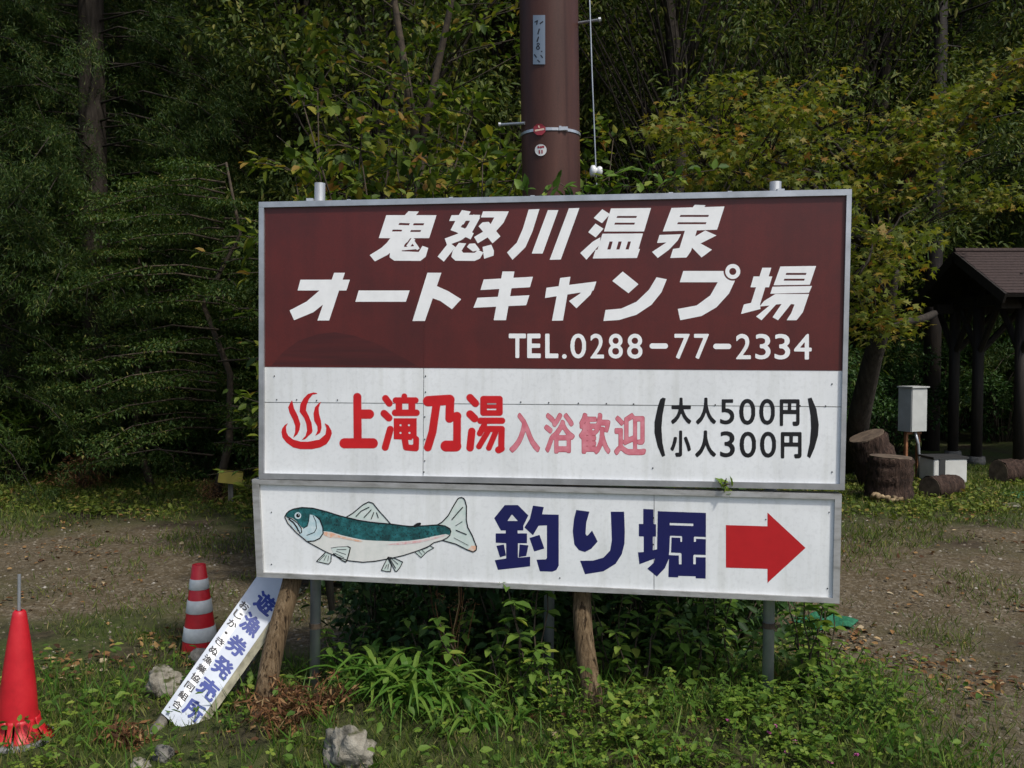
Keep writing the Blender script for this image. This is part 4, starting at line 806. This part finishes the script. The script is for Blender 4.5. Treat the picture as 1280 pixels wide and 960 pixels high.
plank('stick', [at(505, 945, 3.75), at(455, 918, 3.85)], [.009, .012], M['wood_post'], label='thin brown stick beside the pale rock', cat='stick')

# ------------------------------------------------------------------ rocks
def rock(name, px, py, wpx, hpx, seed, m, sink=.25, **k):
    p = ground(px, py); sc_ = p[1] / F; random.seed(seed); mb = MB(); V = []; Fc = []; n, mm = 44, 26; off = [rdir(1)[0] for _ in range(9)]; am = [random.uniform(.15, .5) for _ in off]
    from mathutils import noise as mn
    for i in range(mm + 1):
        th = math.pi * i / mm
        for j in range(n):
            ph = 6.28319 * j / n; d = np.array((math.sin(th) * math.cos(ph), math.sin(th) * math.sin(ph), math.cos(th))); r = 1 - sum(a_ * max(0, np.dot(d, o) - .62) * 1.6 for a_, o in zip(am, off)) + .26 * mn.fractal(Vector(d) * 1.9 + Vector((seed, 0, 0)), 1.0, 2.1, 5)
            V.append((d[0] * r * wpx * sc_ / 2, d[1] * r * wpx * sc_ * .4, d[2] * r * hpx * sc_ * .58))
    for i in range(mm):
        for j in range(n): Fc.append((i * n + j, (i + 1) * n + j, (i + 1) * n + (j + 1) % n, i * n + (j + 1) % n))
    mb.add(V, Fc); o = mb.build(name, m, None, True, **k); o.location = p + np.array((0, 0, hpx * sc_ * (.5 - sink))); return o
RK = [(437, 956, 78, 66, M['rock'], 'large pale rock in the foreground below the billboard'), (208, 868, 62, 46, M['rock'], 'whitish rough rock left of the leaning sign'), (258, 830, 42, 26, M['rock_dark'], 'grey rock at the foot of the striped cone'), (205, 950, 34, 22, M['rock_dark'], 'small grey stone at the bottom below the stick'), (178, 958, 26, 16, M['rock'], 'small pale stone at the bottom edge left of the grey stone'), (1073, 598, 18, 13, M['rock'], 'small round pale stone beside the tall stump')]
for i, (x, y, w_, h_, m, lab) in enumerate(RK): rock('rock', x, y, w_, h_, 20 + i, m, label=lab, cat='rock')
rock('flat_stone', 1262, 634, 26, 7, 41, M['rock'], label='flat pale stone by the green mat at right', cat='rock')

# ------------------------------------------------------------------ stumps and logs at right
def log(name, a, b, r0, r1, lab, cat='log'):
    a = np.array(a); b = np.array(b); r = empty(name, a, label=lab, cat=cat); mb = MB(); n = 14
    P = [(b - a) * t for t in np.linspace(0, 1, n)]; mb.tube(P, [(r0 + (r1 - r0) * i / (n - 1)) * random.uniform(.94, 1.06) for i in range(n)], 22, False, .07); mb.build('bark', M['stump'], r, True)
    d = Vector(b - a).normalized()
    for e, rr_, s_ in ((P[0], r0, -1), (P[-1], r1, 1)):
        mb = MB(); mb.tube([Vector(e) - d * .01, Vector(e) + d * .006 * s_], rr_ * .97, 16, True, .03); mb.build('cut_end', M['cut_wood'], r)
    return r
M['stump'] = noisy('stump_bark', [(.3, (.014, .009, .007)), (.55, (.045, .027, .02)), (.8, (.11, .075, .055))], 7, (4, 4, .9), .9, .2, 0, .8, .05)
g = ground(1110, 624); log('stump', g + (0, 0, -.05), g + (.02, 0, .46), .25, .225, 'upright brown tree stump with fungus at its foot', 'stump')
g2 = ground(1098, 607); log('stump', g2 + (.10, .0, -.08), g2 + (-.17, -.05, .60), .29, .21, 'leaning broad stump close behind the upright stump', 'stump')
g = ground(1160, 622); log('log', g + (0.02, 0, .10), g + (.42, .25, .10), .135, .12, 'short cut log lying in front of the white box')
g = ground(1248, 604); log('log', g + (0, 0, .13), g + (.6, .15, .12), .16, .15, 'thick log lying at the right picture edge')
g = ground(1106, 630); fm = noisy('fungus', [(.3, (.10, .06, .03)), (.7, (.36, .27, .15))], 20, bmp=.2); fr = empty('bracket_fungus', g, label='pale bracket fungus at the foot of the upright stump', cat='fungus')
for i in range(7):
    random.seed(i); mb = MB(); mb.tube([(-.13 + .045 * i, -.03 + random.uniform(-.03, .02), .06 + random.uniform(-.02, .05) - .007 * i), (-.13 + .045 * i, -.035, .075 - .007 * i + random.uniform(0, .03))], [.022, .042], 9, True, .2); mb.build('cap', fm, fr, True)
og, _, q = mat('orange_plastic', .5); q.inputs['Base Color'].default_value = (.62, .09, .02, 1)
g = ground(1062, 580); tb = empty('orange_bucket', g, label='orange tub mostly hidden behind the billboard right edge', cat='bucket'); lathe([(.10, 0), (.14, .22), (.15, .24), (.135, .24), (.12, .2)], 20).build('tub', og, tb, True)
# meter box on its stand
gy = noisy('meter_box_grey', [(.3, (.30, .31, .30)), (.7, (.40, .41, .40))], 6, bmp=0, rough=.45); gy2 = noisy('meter_box_door', [(.3, (.36, .37, .355)), (.7, (.46, .47, .45))], 6, bmp=0, rough=.45)
rs = noisy('rust', [(.3, (.10, .035, .015)), (.7, (.28, .12, .05))], 14, bmp=.3)
X0, Y0 = 4.97, 11.4; z0 = float(gz(X0, Y0)); mt = empty('meter_box', (X0, Y0, z0), .42, label='grey metal meter box standing on rusty legs', cat='meter box')
mb = MB(); mb.box((0, 0, .875), (.26, .2, .54)); mb.build('cabinet', gy, mt); mb = MB(); mb.box((.0, -.106, .87), (.245, .011, .52)); mb.build('door', gy2, mt); mb = MB(); mb.box((0, -.01, 1.155), (.29, .24, .016)); mb.build('lid', gy2, mt)
for x in (-.10, .10): mb = MB(); mb.box((x, 0, .29), (.035, .035, .62)); mb.build('leg', rs, mt)
mb = MB(); mb.box((0, -.02, .585), (.25, .03, .035)); mb.build('cross_bar', rs, mt); mb = MB(); mb.tube([(-.02, -.06, .61), (.02, -.08, .45), (.05, -.08, .2), (.05, -.05, .0)], .018, 8); mb.build('conduit', M['galv'], mt, True)
X0, Y0 = 5.22, 11.1; z0 = float(gz(X0, Y0)); ac = empty('white_box', (X0, Y0, z0), .12, label='white box with dark lid and strap behind the short log', cat='box')
bw = noisy('box_white', [(.3, (.46, .46, .43)), (.7, (.58, .58, .55))], 5, bmp=0, rough=.5); mb = MB(); mb.box((0, 0, .16), (.43, .32, .30)); o_ = mb.build('body', bw, ac); bv = o_.modifiers.new('bevel', 'BEVEL'); bv.width = .02; bv.segments = 2
dm, _, q = mat('dark_plastic', .5); q.inputs['Base Color'].default_value = (.03, .03, .03, 1)
mb = MB(); mb.box((0, 0, .324), (.45, .34, .025)); mb.build('lid', dm, ac); mb = MB(); mb.box((-.11, -.166, .155), (.07, .012, .31)); mb.build('strap', dm, ac)
# green mats / nets
gnet = noisy('green_net', [(.3, (.008, .07, .035)), (.7, (.02, .16, .075))], 60, bmp=.5, rough=.7)
def netsheet(name, px, py, w_, d_, seed, lab, h=.03):
    p = ground(px, py); V = []; Fc = []; n = 18
    for i in range(n):
        for j in range(n):
            u, v = i / (n - 1) - .5, j / (n - 1) - .5; x = p[0] + u * w_ * (1 - .5 * abs(v) + .15 * math.sin(seed + 7 * v)); y = p[1] + v * d_ + .04 * math.sin(5 * u + seed)
            V.append((x - p[0], y - p[1], float(gz(x, y)) - p[2] + .012 + h * (.5 + .5 * math.sin(9 * u + 6 * v + seed) * math.sin(8 * v - 4 * u)) * (1 - 2 * max(abs(u), abs(v)) + .25)))
    for i in range(n - 1):
        for j in range(n - 1): Fc.append((i * n + j, (i + 1) * n + j, (i + 1) * n + j + 1, i * n + j + 1))
    o = obj(name, mesh_py(name, V, Fc, True), gnet, label=lab, cat='net'); o.location = p; s = o.modifiers.new('thick', 'SOLIDIFY'); s.thickness = .006
netsheet('green_net', 1030, 780, .36, .30, 1, 'crumpled green net on the ground right of the billboard post', .05)
g3 = noisy('x', [(.3, (.01, .16, .05)), (.7, (.02, .24, .08))], 40, bmp=.2)
netsheet('green_mat', 1278, 620, .5, .45, 3, 'bright green mat on the ground at the right picture edge', .02)
yl, _, q = mat('yellow_plastic', .5); q.inputs['Base Color'].default_value = (.42, .33, .06, 1)
p = at(288, 588, 9.6); ye = empty('yellow_crate', (p[0], p[1], float(gz(p[0], p[1]))), .3, label='small yellow scrap half hidden in undergrowth left of the billboard', cat='crate'); mb = MB(); mb.box((0, 0, .28), (.24, .16, .12), Matrix.Rotation(.15, 3, 'Y')); mb.build('side', yl, ye); mb = MB(); mb.box((0.0, 0, .1), (.05, .05, .22)); mb.build('foot', gw, ye)

# ------------------------------------------------------------------ shelter
def shelter():
    Xg, Yf, Yr, Yb, zr, ze = 6.16, 11.5, 12.85, 14.2, 2.97, 2.32; Xe = 10.6; base = np.array((6.6, 12.85, 0.)); base[2] = float(gz(6.6, 12.85))
    r = empty('shelter', base, label='open timber shelter with brown shingle roof at the right', cat='shelter'); T = M['dark_timber']
    shm = noisy('roof_shingle', [(.3, (.028, .020, .018)), (.7, (.058, .040, .036))], 30, (1, 1, 1), .85, .2, 0, .2)
    bx = lambda nm, c, d, R=None, m=T, par=r: MB().box(np.array(c) - base, d, R).build(nm, m, par)
    def slope(Ya, za, Yc, zc, nm):
        ang = math.atan2(zc - za, Yc - Ya); L = math.hypot(zc - za, Yc - Ya); R = Matrix.Rotation(ang, 3, 'X')
        o = bx('roof', ((Xg + Xe) / 2, (Ya + Yc) / 2, (za + zc) / 2 - .03), (Xe - Xg - .02, L, .03), R)
        n = 15
        for i in range(n):
            t = (i + .5) / n; w_ = L / n * 1.25; R2 = Matrix.Rotation(ang - .05 * (1 if Yc > Ya else -1), 3, 'X'); y, z = Ya + (Yc - Ya) * t, za + (zc - za) * t
            bx('shingle_course', ((Xg + Xe) / 2 + random.uniform(-.008, .008), y, z + .008), (Xe - Xg, w_, .013), R2, shm, o)
    slope(Yf, ze, Yr, zr, 'front'); slope(Yb, ze, Yr, zr, 'back')
    MB().tube([np.array((Xg - .01, Yr, zr + .02)) - base, np.array((Xe, Yr, zr + .02)) - base], .04, 8).build('ridge', shm, r)
    for Ya in (Yf, Yb):
        ang = math.atan2(zr - ze, Yr - Ya); L = math.hypot(zr - ze, Yr - Ya); bx('barge_board', (Xg - .015, (Ya + Yr) / 2, (ze + zr) / 2 - .06), (.03, L, .13), Matrix.Rotation(ang, 3, 'X'))
    for X in (Xg + .45, Xe - .45):
        for Y in (11.95, 13.05, 13.75):
            if Y == 13.05 and X > 8: continue
            p_ = MB().tube([np.array((X, Y, float(gz(X, Y)) - .05)) - base, np.array((X, Y, 2.34)) - base], .075, 12).build('post', T, r, True)
            MB().tube([np.array((X, Y, float(gz(X, Y)) - .03)) - base, np.array((X, Y, .10)) - base], [.13, .115], 12).build('footing', M['rock_dark'], p_, True)
            for s_ in (-1, 1):
                MB().tube([np.array((X, Y, 1.55)) - base, np.array((X, Y + s_ * .55, 2.25)) - base], .045, 7).build('brace', T, r)
            MB().tube([np.array((X, Y, 1.55)) - base, np.array((X + (.65 if X < 8 else -.65), Y, 2.25)) - base], .045, 7).build('brace', T, r)
        bx('tie_beam', (X, Yr, 2.30), (.12, Yb - Yf - .3, .16)); bx('king_post', (X, Yr, 2.62), (.1, .1, .5))
    for Y in (11.95, 13.75): bx('wall_plate', ((Xg + Xe) / 2, Y, 2.22), (Xe - Xg - .3, .12, .14))
    bx('gable_board', (Xg + .5, Yr, 2.5), (.03, 1.6, .24))
shelter()
g = put(1165, 14.9); mb = MB(); mb.tube([(0, 0, -.2), (0, 0, 2.5), (.03, 0, 6.5), (.05, 0, 11)], [.14, .13, .115, .07], 12, True, .04); lv = Leaves()
for i in range(46):
    u = rdir(1)[0]; c = np.array((u[0] * 1.7, u[1] * 1.5, 7.4 + 3.4 * u[2])); limb(mb, (.03, 0, min(10.8, c[2] - .3)), c, .02, .006, 0, 3, 4); clump(lv, c, (.5, .5, .3), 110, .09, .045)
make_tree('dark_trunk_tree', mb, lv, M['dark_timber'], M['evergreen'], g, label='straight dark trunk left of the shelter', cat='tree')

# ------------------------------------------------------------------ undergrowth at the forest edge
def bush(seed, R, H, nc, leaf, wid, per=70, kind='leaf'):
    random.seed(seed); mb = MB(); lv = Leaves()
    for i in range(nc):
        u = rdir(1)[0]; c = np.array((u[0] * R * random.random() ** .5, u[1] * R * random.random() ** .5, H * random.uniform(.15, .95))); limb(mb, (c[0] * .2, c[1] * .2, -.03), c, .008, .003, .05, 3, 3); clump(lv, c, (.2, .2, .12), per, leaf, wid, kind)
    return mb, lv
UG = 'dark undergrowth bushes along the forest edge'
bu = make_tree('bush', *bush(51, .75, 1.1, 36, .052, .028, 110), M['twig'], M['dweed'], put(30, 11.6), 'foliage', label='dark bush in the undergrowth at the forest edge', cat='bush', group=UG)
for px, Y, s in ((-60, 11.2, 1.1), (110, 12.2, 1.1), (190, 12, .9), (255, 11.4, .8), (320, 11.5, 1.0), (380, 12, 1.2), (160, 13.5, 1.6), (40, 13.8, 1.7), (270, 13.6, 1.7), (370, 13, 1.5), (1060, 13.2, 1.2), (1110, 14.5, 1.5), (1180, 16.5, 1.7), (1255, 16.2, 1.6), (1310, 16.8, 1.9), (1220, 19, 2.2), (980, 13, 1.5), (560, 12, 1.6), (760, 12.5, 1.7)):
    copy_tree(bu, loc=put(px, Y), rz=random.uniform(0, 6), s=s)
db = make_tree('dead_bush', *bush(52, .28, .42, 16, .07, .014, 70, 'needle'), M['twig'], M['dry'], put(96, 10.7), 'foliage', label='rust-brown dead bush in front of the bare-trunked cedar', cat='bush')
copy_tree(db, loc=put(268, 9.7), rz=2, s=.6, label='small brown tuft of dead plants near the left edge of the billboard', group='dead tufts')
bm_ = make_tree('bamboo_grass', *bush(53, .45, .9, 16, .2, .03, 22, 'blade'), M['twig'], M['weed'], put(18, 10.9), 'foliage', label='tuft of bamboo grass with long leaves at the left picture edge', cat='plant')

# ------------------------------------------------------------------ plants under and around the billboard
SG = 'leafy bushes in the shade under the billboard'
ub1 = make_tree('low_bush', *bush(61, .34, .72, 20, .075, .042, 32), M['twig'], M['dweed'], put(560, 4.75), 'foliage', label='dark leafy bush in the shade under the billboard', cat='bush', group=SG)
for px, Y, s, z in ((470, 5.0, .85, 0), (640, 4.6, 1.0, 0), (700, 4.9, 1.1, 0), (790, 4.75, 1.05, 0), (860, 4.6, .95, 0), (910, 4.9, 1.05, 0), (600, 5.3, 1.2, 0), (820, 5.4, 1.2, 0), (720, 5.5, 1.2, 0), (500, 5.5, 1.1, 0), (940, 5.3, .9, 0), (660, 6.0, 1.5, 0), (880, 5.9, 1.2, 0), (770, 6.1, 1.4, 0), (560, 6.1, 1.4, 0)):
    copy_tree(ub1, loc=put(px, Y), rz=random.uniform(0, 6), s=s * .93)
def weed(seed, H, n, leaf, wid, stems=3, spread=.12):
    random.seed(seed); mb = MB(); lv = Leaves()
    for s_ in range(stems):
        h = H * random.uniform(.7, 1); az = random.uniform(0, 6.28); tip = np.array((math.cos(az) * spread, math.sin(az) * spread, h)); P = limb(mb, (random.uniform(-.03, .03), random.uniform(-.03, .03), -.02), tip, .005, .003, 0, n + 1, 4, .02)
        for j, p in enumerate(P[1:]):
            az2 = j * 1.57 + random.uniform(-.4, .4); m = 4 if j == n - 1 else 3
            a = az2 + np.arange(m) * 6.283 / m + rng.normal(size=m) * .3; d = np.stack([np.cos(a), np.sin(a), np.full(m, -.15)], 1) + rng.normal(size=(m, 3)) * .15
            kk = rng.uniform(.6, 1.15, m); lv.add(np.repeat(np.array([p]), m, 0), d, rng.normal(size=(m, 3)) * .2 + np.array((0, 0, 1.)), leaf * kk, wid * kk)
    return mb, lv
WG = 'broad-leaved weeds around the billboard posts'
w1 = make_tree('weed_plant', *weed(71, .62, 7, .085, .05, 4), M['twig'], M['weed'], put(668, 4.02), 'foliage', label='tall leafy weed in front of the billboard beside the middle prop', cat='plant')
w2 = make_tree('weed_plant', *weed(72, .40, 5, .07, .042, 4, .16), M['twig'], M['weed'], put(590, 4.1), 'foliage', label='broad-leaved weed between the long-bladed clump and the tall weed', cat='plant', group=WG)
for src, px, Y, s, rz, lab in ((w1, 1016, 4.05, .95, 1, 'leafy weed bushing out right of the right steel post'), (w1, 1015, 4.2, .75, 3, 'weed behind the leafy one right of the right steel post'), (w2, 925, 4.2, .85, 2, 'weed at the left foot of the right steel post'), (w2, 870, 4.2, 1.0, 1, 'weed in shade under the red arrow'), (w2, 800, 4.15, 1.05, 4, 'weed in shade right of the middle prop'), (w2, 690, 3.9, .8, 5, 'weed at the left foot of the middle prop'), (w2, 640, 3.95, .85, 2.5, 'weed in front of the tall leafy weed'), (w1, 765, 4.25, .85, 2, 'tall weed just right of the middle prop'), (w2, 1050, 3.85, .6, 0, 'low weed right of the leafy weed, near the gravel'), (w2, 545, 4.3, .95, 3, 'weed behind the long-bladed clump'), (w2, 1010, 3.72, .4, 1.5, 'low weed right in front of the right steel post'), (w2, 285, 3.85, .35, 1, 'little yellow-green weed between leaning sign and prop'), (w2, 430, 4.35, .8, 1, 'weed right of the left steel post')):
    copy_tree(src, loc=put(px, Y), rz=rz, s=s, label=lab, group=WG)
for i, (px, Y, s_) in enumerate(((1040, 4.05, .8), (1075, 3.9, .5), (1028, 3.9, .6), (900, 3.8, .35), (850, 3.9, .5), (780, 3.85, .5), (1110, 3.75, .42), (1060, 3.66, .45), (915, 3.62, .3), (720, 3.75, .45), (560, 3.7, .4), (840, 4.3, .9), (895, 4.4, .9), (640, 4.25, 1.0), (1030, 4.4, .7))):
    copy_tree(w2 if i % 3 else w1, loc=put(px, Y), rz=i * 1.3, s=s_, label='small broad-leaved weed in the green strip below the billboard', group='small weeds below the billboard')
def lily(seed, n, L):
    lv = MB(); random.seed(seed)
    for i in range(n):
        az = random.uniform(0, 6.28); l = L * random.uniform(.6, 1.1); o = np.array((math.cos(az), math.sin(az), 0)); sd_ = np.array((-o[1], o[0], 0)); w_ = random.uniform(.010, .016); b = np.array((random.uniform(-.1, .1), random.uniform(-.06, .06), 0)); up = random.uniform(.55, .95); prev = None
        for j in range(8):
            t = j / 7; p = b + o * l * (.15 * t + .75 * t * t * (1.1 - up * .4)) + np.array((0, 0, l * (up * t * 1.25 - .95 * t * t * t * up))); ww = w_ * (1 - t ** 3) + .0006
            cur = [p - sd_ * ww, p - np.array((0, 0, .002)), p + sd_ * ww]
            if prev: k0 = len(lv.V) - 3; lv.V += [tuple(c) for c in cur]; lv.F += [(k0, k0 + 1, k0 + 4, k0 + 3), (k0 + 1, k0 + 2, k0 + 5, k0 + 4)]
            else: lv.V += [tuple(c) for c in cur]
            prev = cur
    return lv
for i, (px, Y, n, L, lab) in enumerate(((485, 4.05, 60, .44, 'clump of long arching green blades beside the left steel post'), (535, 3.92, 44, .40, 'clump of arching blades behind the pale rock'), (575, 3.8, 22, .27, 'thin clump of green blades right of the pale rock'), (452, 4.25, 26, .38, 'arching blades at the foot of the left steel post'), (620, 3.78, 18, .2, 'short blades below the tall leafy weed'))):
    r = empty('daylily', put(px, Y), label=lab, cat='plant', group='long-bladed clumps under the billboard'); lily(80 + i, n, L).build('blades', M['lily'], r)
# dry brown fern litter around the left prop
for i, (px, Y, s, lab) in enumerate(((335, 3.92, 1, 'tangle of dry brown fern at the foot of the left prop'), (385, 3.85, 1.1, 'tangle of dry brown fern between left prop and pale rock'), (345, 3.72, .9, 'dry brown fern at the bottom edge left of the pale rock'), (150, 3.72, .6, 'small dry brown tuft at the bottom left'), (412, 3.95, .6, 'dry brown fern around the left steel post'))):
    random.seed(90 + i); mb, lv = MB(), Leaves()
    for j in range(16):
        az = random.uniform(0, 6.28); l = random.uniform(.1, .24) * s; P = limb(mb, (random.uniform(-.06, .06), random.uniform(-.05, .05), 0), (math.cos(az) * l * .8, math.sin(az) * l * .8, random.uniform(.02, .2) * s), .003, .0015, .3, 6, 3)
        for p in P[1:]:
            m = 5; d = rng.normal(size=(m, 3)) + np.array((0, 0, -.3)); kk = rng.uniform(.5, 1.2, m); lv.add(np.repeat(np.array([p]), m, 0), d, rdir(m), .045 * kk, .010 * kk, 'needle')
    make_tree('dry_fern', mb, lv, M['dry'], M['dry'], put(px, Y), 'fronds', label=lab, cat='plant', group='dry fern tangles')
random.seed(99); mb, lv = MB(), Leaves()
for j in range(9): limb(mb, (random.uniform(-.02, .02), 0, 0), (random.uniform(-.12, .12), random.uniform(-.05, .05), random.uniform(.35, .55)), .004, .0015, 0, 5, 4, .04)
[clump(lv, (random.uniform(-.1, .1), 0, random.uniform(.36, .5)), (.02, .02, .03), 9, .025, .007, 'needle') for _ in range(9)]; make_tree('dry_stalks', mb, lv, M['dry'], M['dry'], put(563, 4.25), 'seed_heads', label='thin brown dry stalks left of the tall leafy weed', cat='plant')

# ------------------------------------------------------------------ ground cover nobody could count
def scatter(n, x0, x1, y0, y1, dens):
    x = rng.uniform(x0, x1, n * 3); y = rng.uniform(y0, y1, n * 3); keep = rng.random(n * 3) < np.clip(dens(x, y), 0, 1); x, y = x[keep][:n], y[keep][:n]; return np.stack([x, y, gz(x, y)], 1)
def pxof(x, y): return 640 + F * x / y
def keep_sign(x, y):
    px = pxof(x, y); return np.where((px > 150) & (px < 330) & (y < 4.0), .3, 1)
def grass_d(x, y):
    v = .5 + .5 * vnoise(x, y, .35, 9); fg = np.clip((4.75 - y) / .5, 0, 1) * (.3 + .7 * v); far = np.clip((y - 8.5) / .7, 0, 1) * np.clip((12.6 - y) / 1, 0, 1) * (.25 + .75 * v)
    mid = .75 * np.clip((.5 + .5 * vnoise(x, y, .75, 31) + .25 * vnoise(x, y, .2, 33) - .48) * 3, 0, 1); return np.maximum(np.maximum(fg * np.clip((2.3 - x) / .7, .15, 1), far), mid) * keep_sign(x, y)
p = np.vstack([scatter(24000, -2.6, 2.8, 3.3, 5.2, grass_d), scatter(60000, -8.5, 7.5, 5.2, 12.8, grass_d)]); n = len(p)
d = rng.normal(size=(n, 3)) * .55; d[:, 2] = 1; far = np.clip(p[:, 1] / 5, 1, 2.2); lv = Leaves().add(p, d, rdir(n), rng.uniform(.03, .075, n) * (.8 + .25 * far), .005 * far, 'blade'); obj('short_grass', lv.mesh('short_grass'), M['blade'], kind='stuff', label='short sparse grass over the car park and its edge')
def clov(x, y):
    v = .5 + .5 * vnoise(x, y, .3, 12); w_ = np.clip(.5 + 1.3 * vnoise(x, y, .13, 17) + .7 * vnoise(x, y, .4, 18), 0, 1); px = pxof(x, y)
    a = np.clip((4.02 - y) / .2, 0, 1) * np.clip((px - 640) / 150, 0, 1) * np.clip((1190 - px) / 160, 0, 1) * (.15 + .85 * w_)
    b = np.clip((4.45 - y) / .4, 0, 1) * np.clip((360 - px) / 100, 0, 1) * .5 * w_ * np.clip(v * 2 - .5, 0, 1); c = np.clip((4.9 - y) / .5, 0, 1) * np.clip((px - 980) / 60, 0, 1) * np.clip((1200 - px) / 160, 0, 1) * .4 * w_
    return np.maximum(np.maximum(a, b), c) * keep_sign(x, y)
p = scatter(6500, -2.5, 2.4, 3.3, 4.8, clov); n = len(p); h = rng.uniform(.02, .10, n) * (.6 + .6 * np.clip(vnoise(p[:, 0], p[:, 1], .25, 3) + .5, 0, 1)); p[:, 2] += h
d = rng.normal(size=(n, 3)); d[:, 2] *= .2; up = rng.normal(size=(n, 3)) * .3; up[:, 2] += 1; s_ = rng.uniform(.022, .042, n); lv = Leaves().add(p, d, up, s_, s_, 'tri'); obj('clover', lv.mesh('clover'), M['clover'], kind='stuff', label='low green clover covering the ground in front of the billboard')
p = scatter(4200, -2.5, 2.4, 3.35, 4.9, lambda x, y: np.maximum(clov(x, y), .25 * grass_d(x, y))); n = len(p); p[:, 2] += rng.uniform(.02, .13, n); d = rng.normal(size=(n, 3)); d[:, 2] *= .3; up = rng.normal(size=(n, 3)) * .35; up[:, 2] += 1; s_ = rng.uniform(.025, .055, n); lv = Leaves().add(p, d, up, s_, s_ * .6); obj('small_weeds', lv.mesh('small_weeds'), M['weed'], kind='stuff', label='small leafy weeds among the clover')
p = scatter(1500, -2.4, 2.2, 3.35, 4.6, lambda x, y: grass_d(x, y) * (.2 + .8 * (vnoise(x, y, .2, 41) > .1))); n = len(p); d = rng.normal(size=(n, 3)) * .5; d[:, 2] = 1; lv = Leaves().add(p, d, rdir(n), rng.uniform(.09, .2, n), .0065, 'blade'); obj('long_grass', lv.mesh('long_grass'), M['lily'], kind='stuff', label='longer green grass blades between the weeds in front')
def verge(x, y):
    return np.clip((y - 8.7 + .5 * vnoise(x, y, .8, 44)) / .6, 0, 1) * np.clip((11.4 - y) / .6, 0, 1) * np.clip(.45 + vnoise(x, y, .4, 45) * .8 + .4 * vnoise(x, y, .12, 46), .05, 1)
p = scatter(15000, -7.5, 7, 8.2, 11.4, verge); n = len(p); p[:, 2] += rng.uniform(.01, .06, n); d = rng.normal(size=(n, 3)); d[:, 2] *= .3; up = rng.normal(size=(n, 3)) * .4; up[:, 2] += 1; s_ = rng.uniform(.03, .065, n); lv = Leaves().add(p, d, up, s_, s_ * .7); obj('verge_plants', lv.mesh('verge_plants'), leafmat('verge_leaf', [(0, (.06, .10, .012)), (.5, (.13, .17, .025)), (.85, (.20, .21, .04)), (1, (.26, .16, .05))], .3), kind='stuff', label='low sunlit green plants along the verge by the forest and logs')
pk, _, q = mat('pink_petal', .6); q.inputs['Base Color'].default_value = (.5, .12, .32, 1)
for x, y in ((910, 903), (968, 910), (962, 918), (1031, 913), (994, 930), (983, 943), (1070, 946), (1037, 955)):
    g = ground(x, y + 12); hz = 14 * g[1] / F; r = empty('pink_flower', g, label='small pink flower in the clover below the billboard', cat='flower', group='pink clover flowers'); mb = MB(); mb.tube([(0, 0, 0), (0, 0, hz)], .0012, 4); mb.build('stalk', M['weed'], r); lv = Leaves()
    a = np.arange(14) * 2.4; d = np.stack([np.cos(a), np.sin(a), rng.uniform(.1, 1.2, 14)], 1); lv.add(np.repeat(np.array([[0, 0, hz]]), 14, 0), d, rdir(14), .014, .009); obj('petals', lv.mesh('petals'), pk, r)
lit = lambda x, y: .04 + .96 * np.clip(vnoise(x, y, .55, 15) * 1.6 + .6 * vnoise(x, y, .17, 16) - .2, 0, 1)
p = np.vstack([scatter(2200, -2.6, 2.9, 3.35, 5.5, lit), scatter(7000, -8, 8, 5.5, 12.5, lit)]); n = len(p); p[:, 2] += .008 + rng.uniform(0, .012, n); d = rng.normal(size=(n, 3)); d[:, 2] *= .2; up = rng.normal(size=(n, 3)) * .35; up[:, 2] += 1; s_ = rng.uniform(.02, .05, n); lv = Leaves().add(p, d, up, s_, s_ * .65); obj('leaf_litter', lv.mesh('leaf_litter'), M['litter'], kind='stuff', label='brown and orange fallen leaves scattered on the ground')
def pebbles(p, s):
    n = len(p); T = np.array([(1, 0, 0), (0, 1, 0), (-1, 0, 0), (0, -1, 0), (0, 0, .7), (0, 0, -.4)]); a = rng.uniform(0, 6.28, n); c, q_ = np.cos(a), np.sin(a); J = T[None] * rng.uniform(.6, 1.2, (n, 6, 1)); J = np.stack([J[..., 0] * c[:, None] - J[..., 1] * q_[:, None], J[..., 0] * q_[:, None] + J[..., 1] * c[:, None], J[..., 2]], -1)
    V = (p[:, None] + J * s[:, None, None]).reshape(-1, 3); Fc = np.array([(0, 1, 4), (1, 2, 4), (2, 3, 4), (3, 0, 4)]); I = (np.arange(n)[:, None, None] * 6 + Fc[None]).ravel(); return mesh_np('gravel', V, I, np.arange(n * 4) * 3)
gd = lambda x, y: np.clip((y - 4.7) / .5, 0, 1) * np.clip((9 - y) / 1, 0, 1) * (.3 + .7 * (vnoise(x, y, .6, 21) > -.2)) + np.clip((x - 1.5) / .3, 0, .8) * (y < 9)
p = np.vstack([scatter(9000, -3.5, 4, 3.5, 6.3, gd), scatter(8000, -6, 6, 6, 9.5, gd)]); pm_ = leafmat('pebble', [(0, (.055, .044, .03)), (.6, (.13, .108, .076)), (.96, (.20, .18, .14)), (1, (.32, .30, .26))], .0, .9, .2)
obj('gravel', pebbles(p, (.004 + .012 * rng.random(len(p)) ** 2.5) * np.clip(p[:, 1] / 6, .8, 1.2)), pm_, kind='stuff', label='loose grey gravel of the car park')
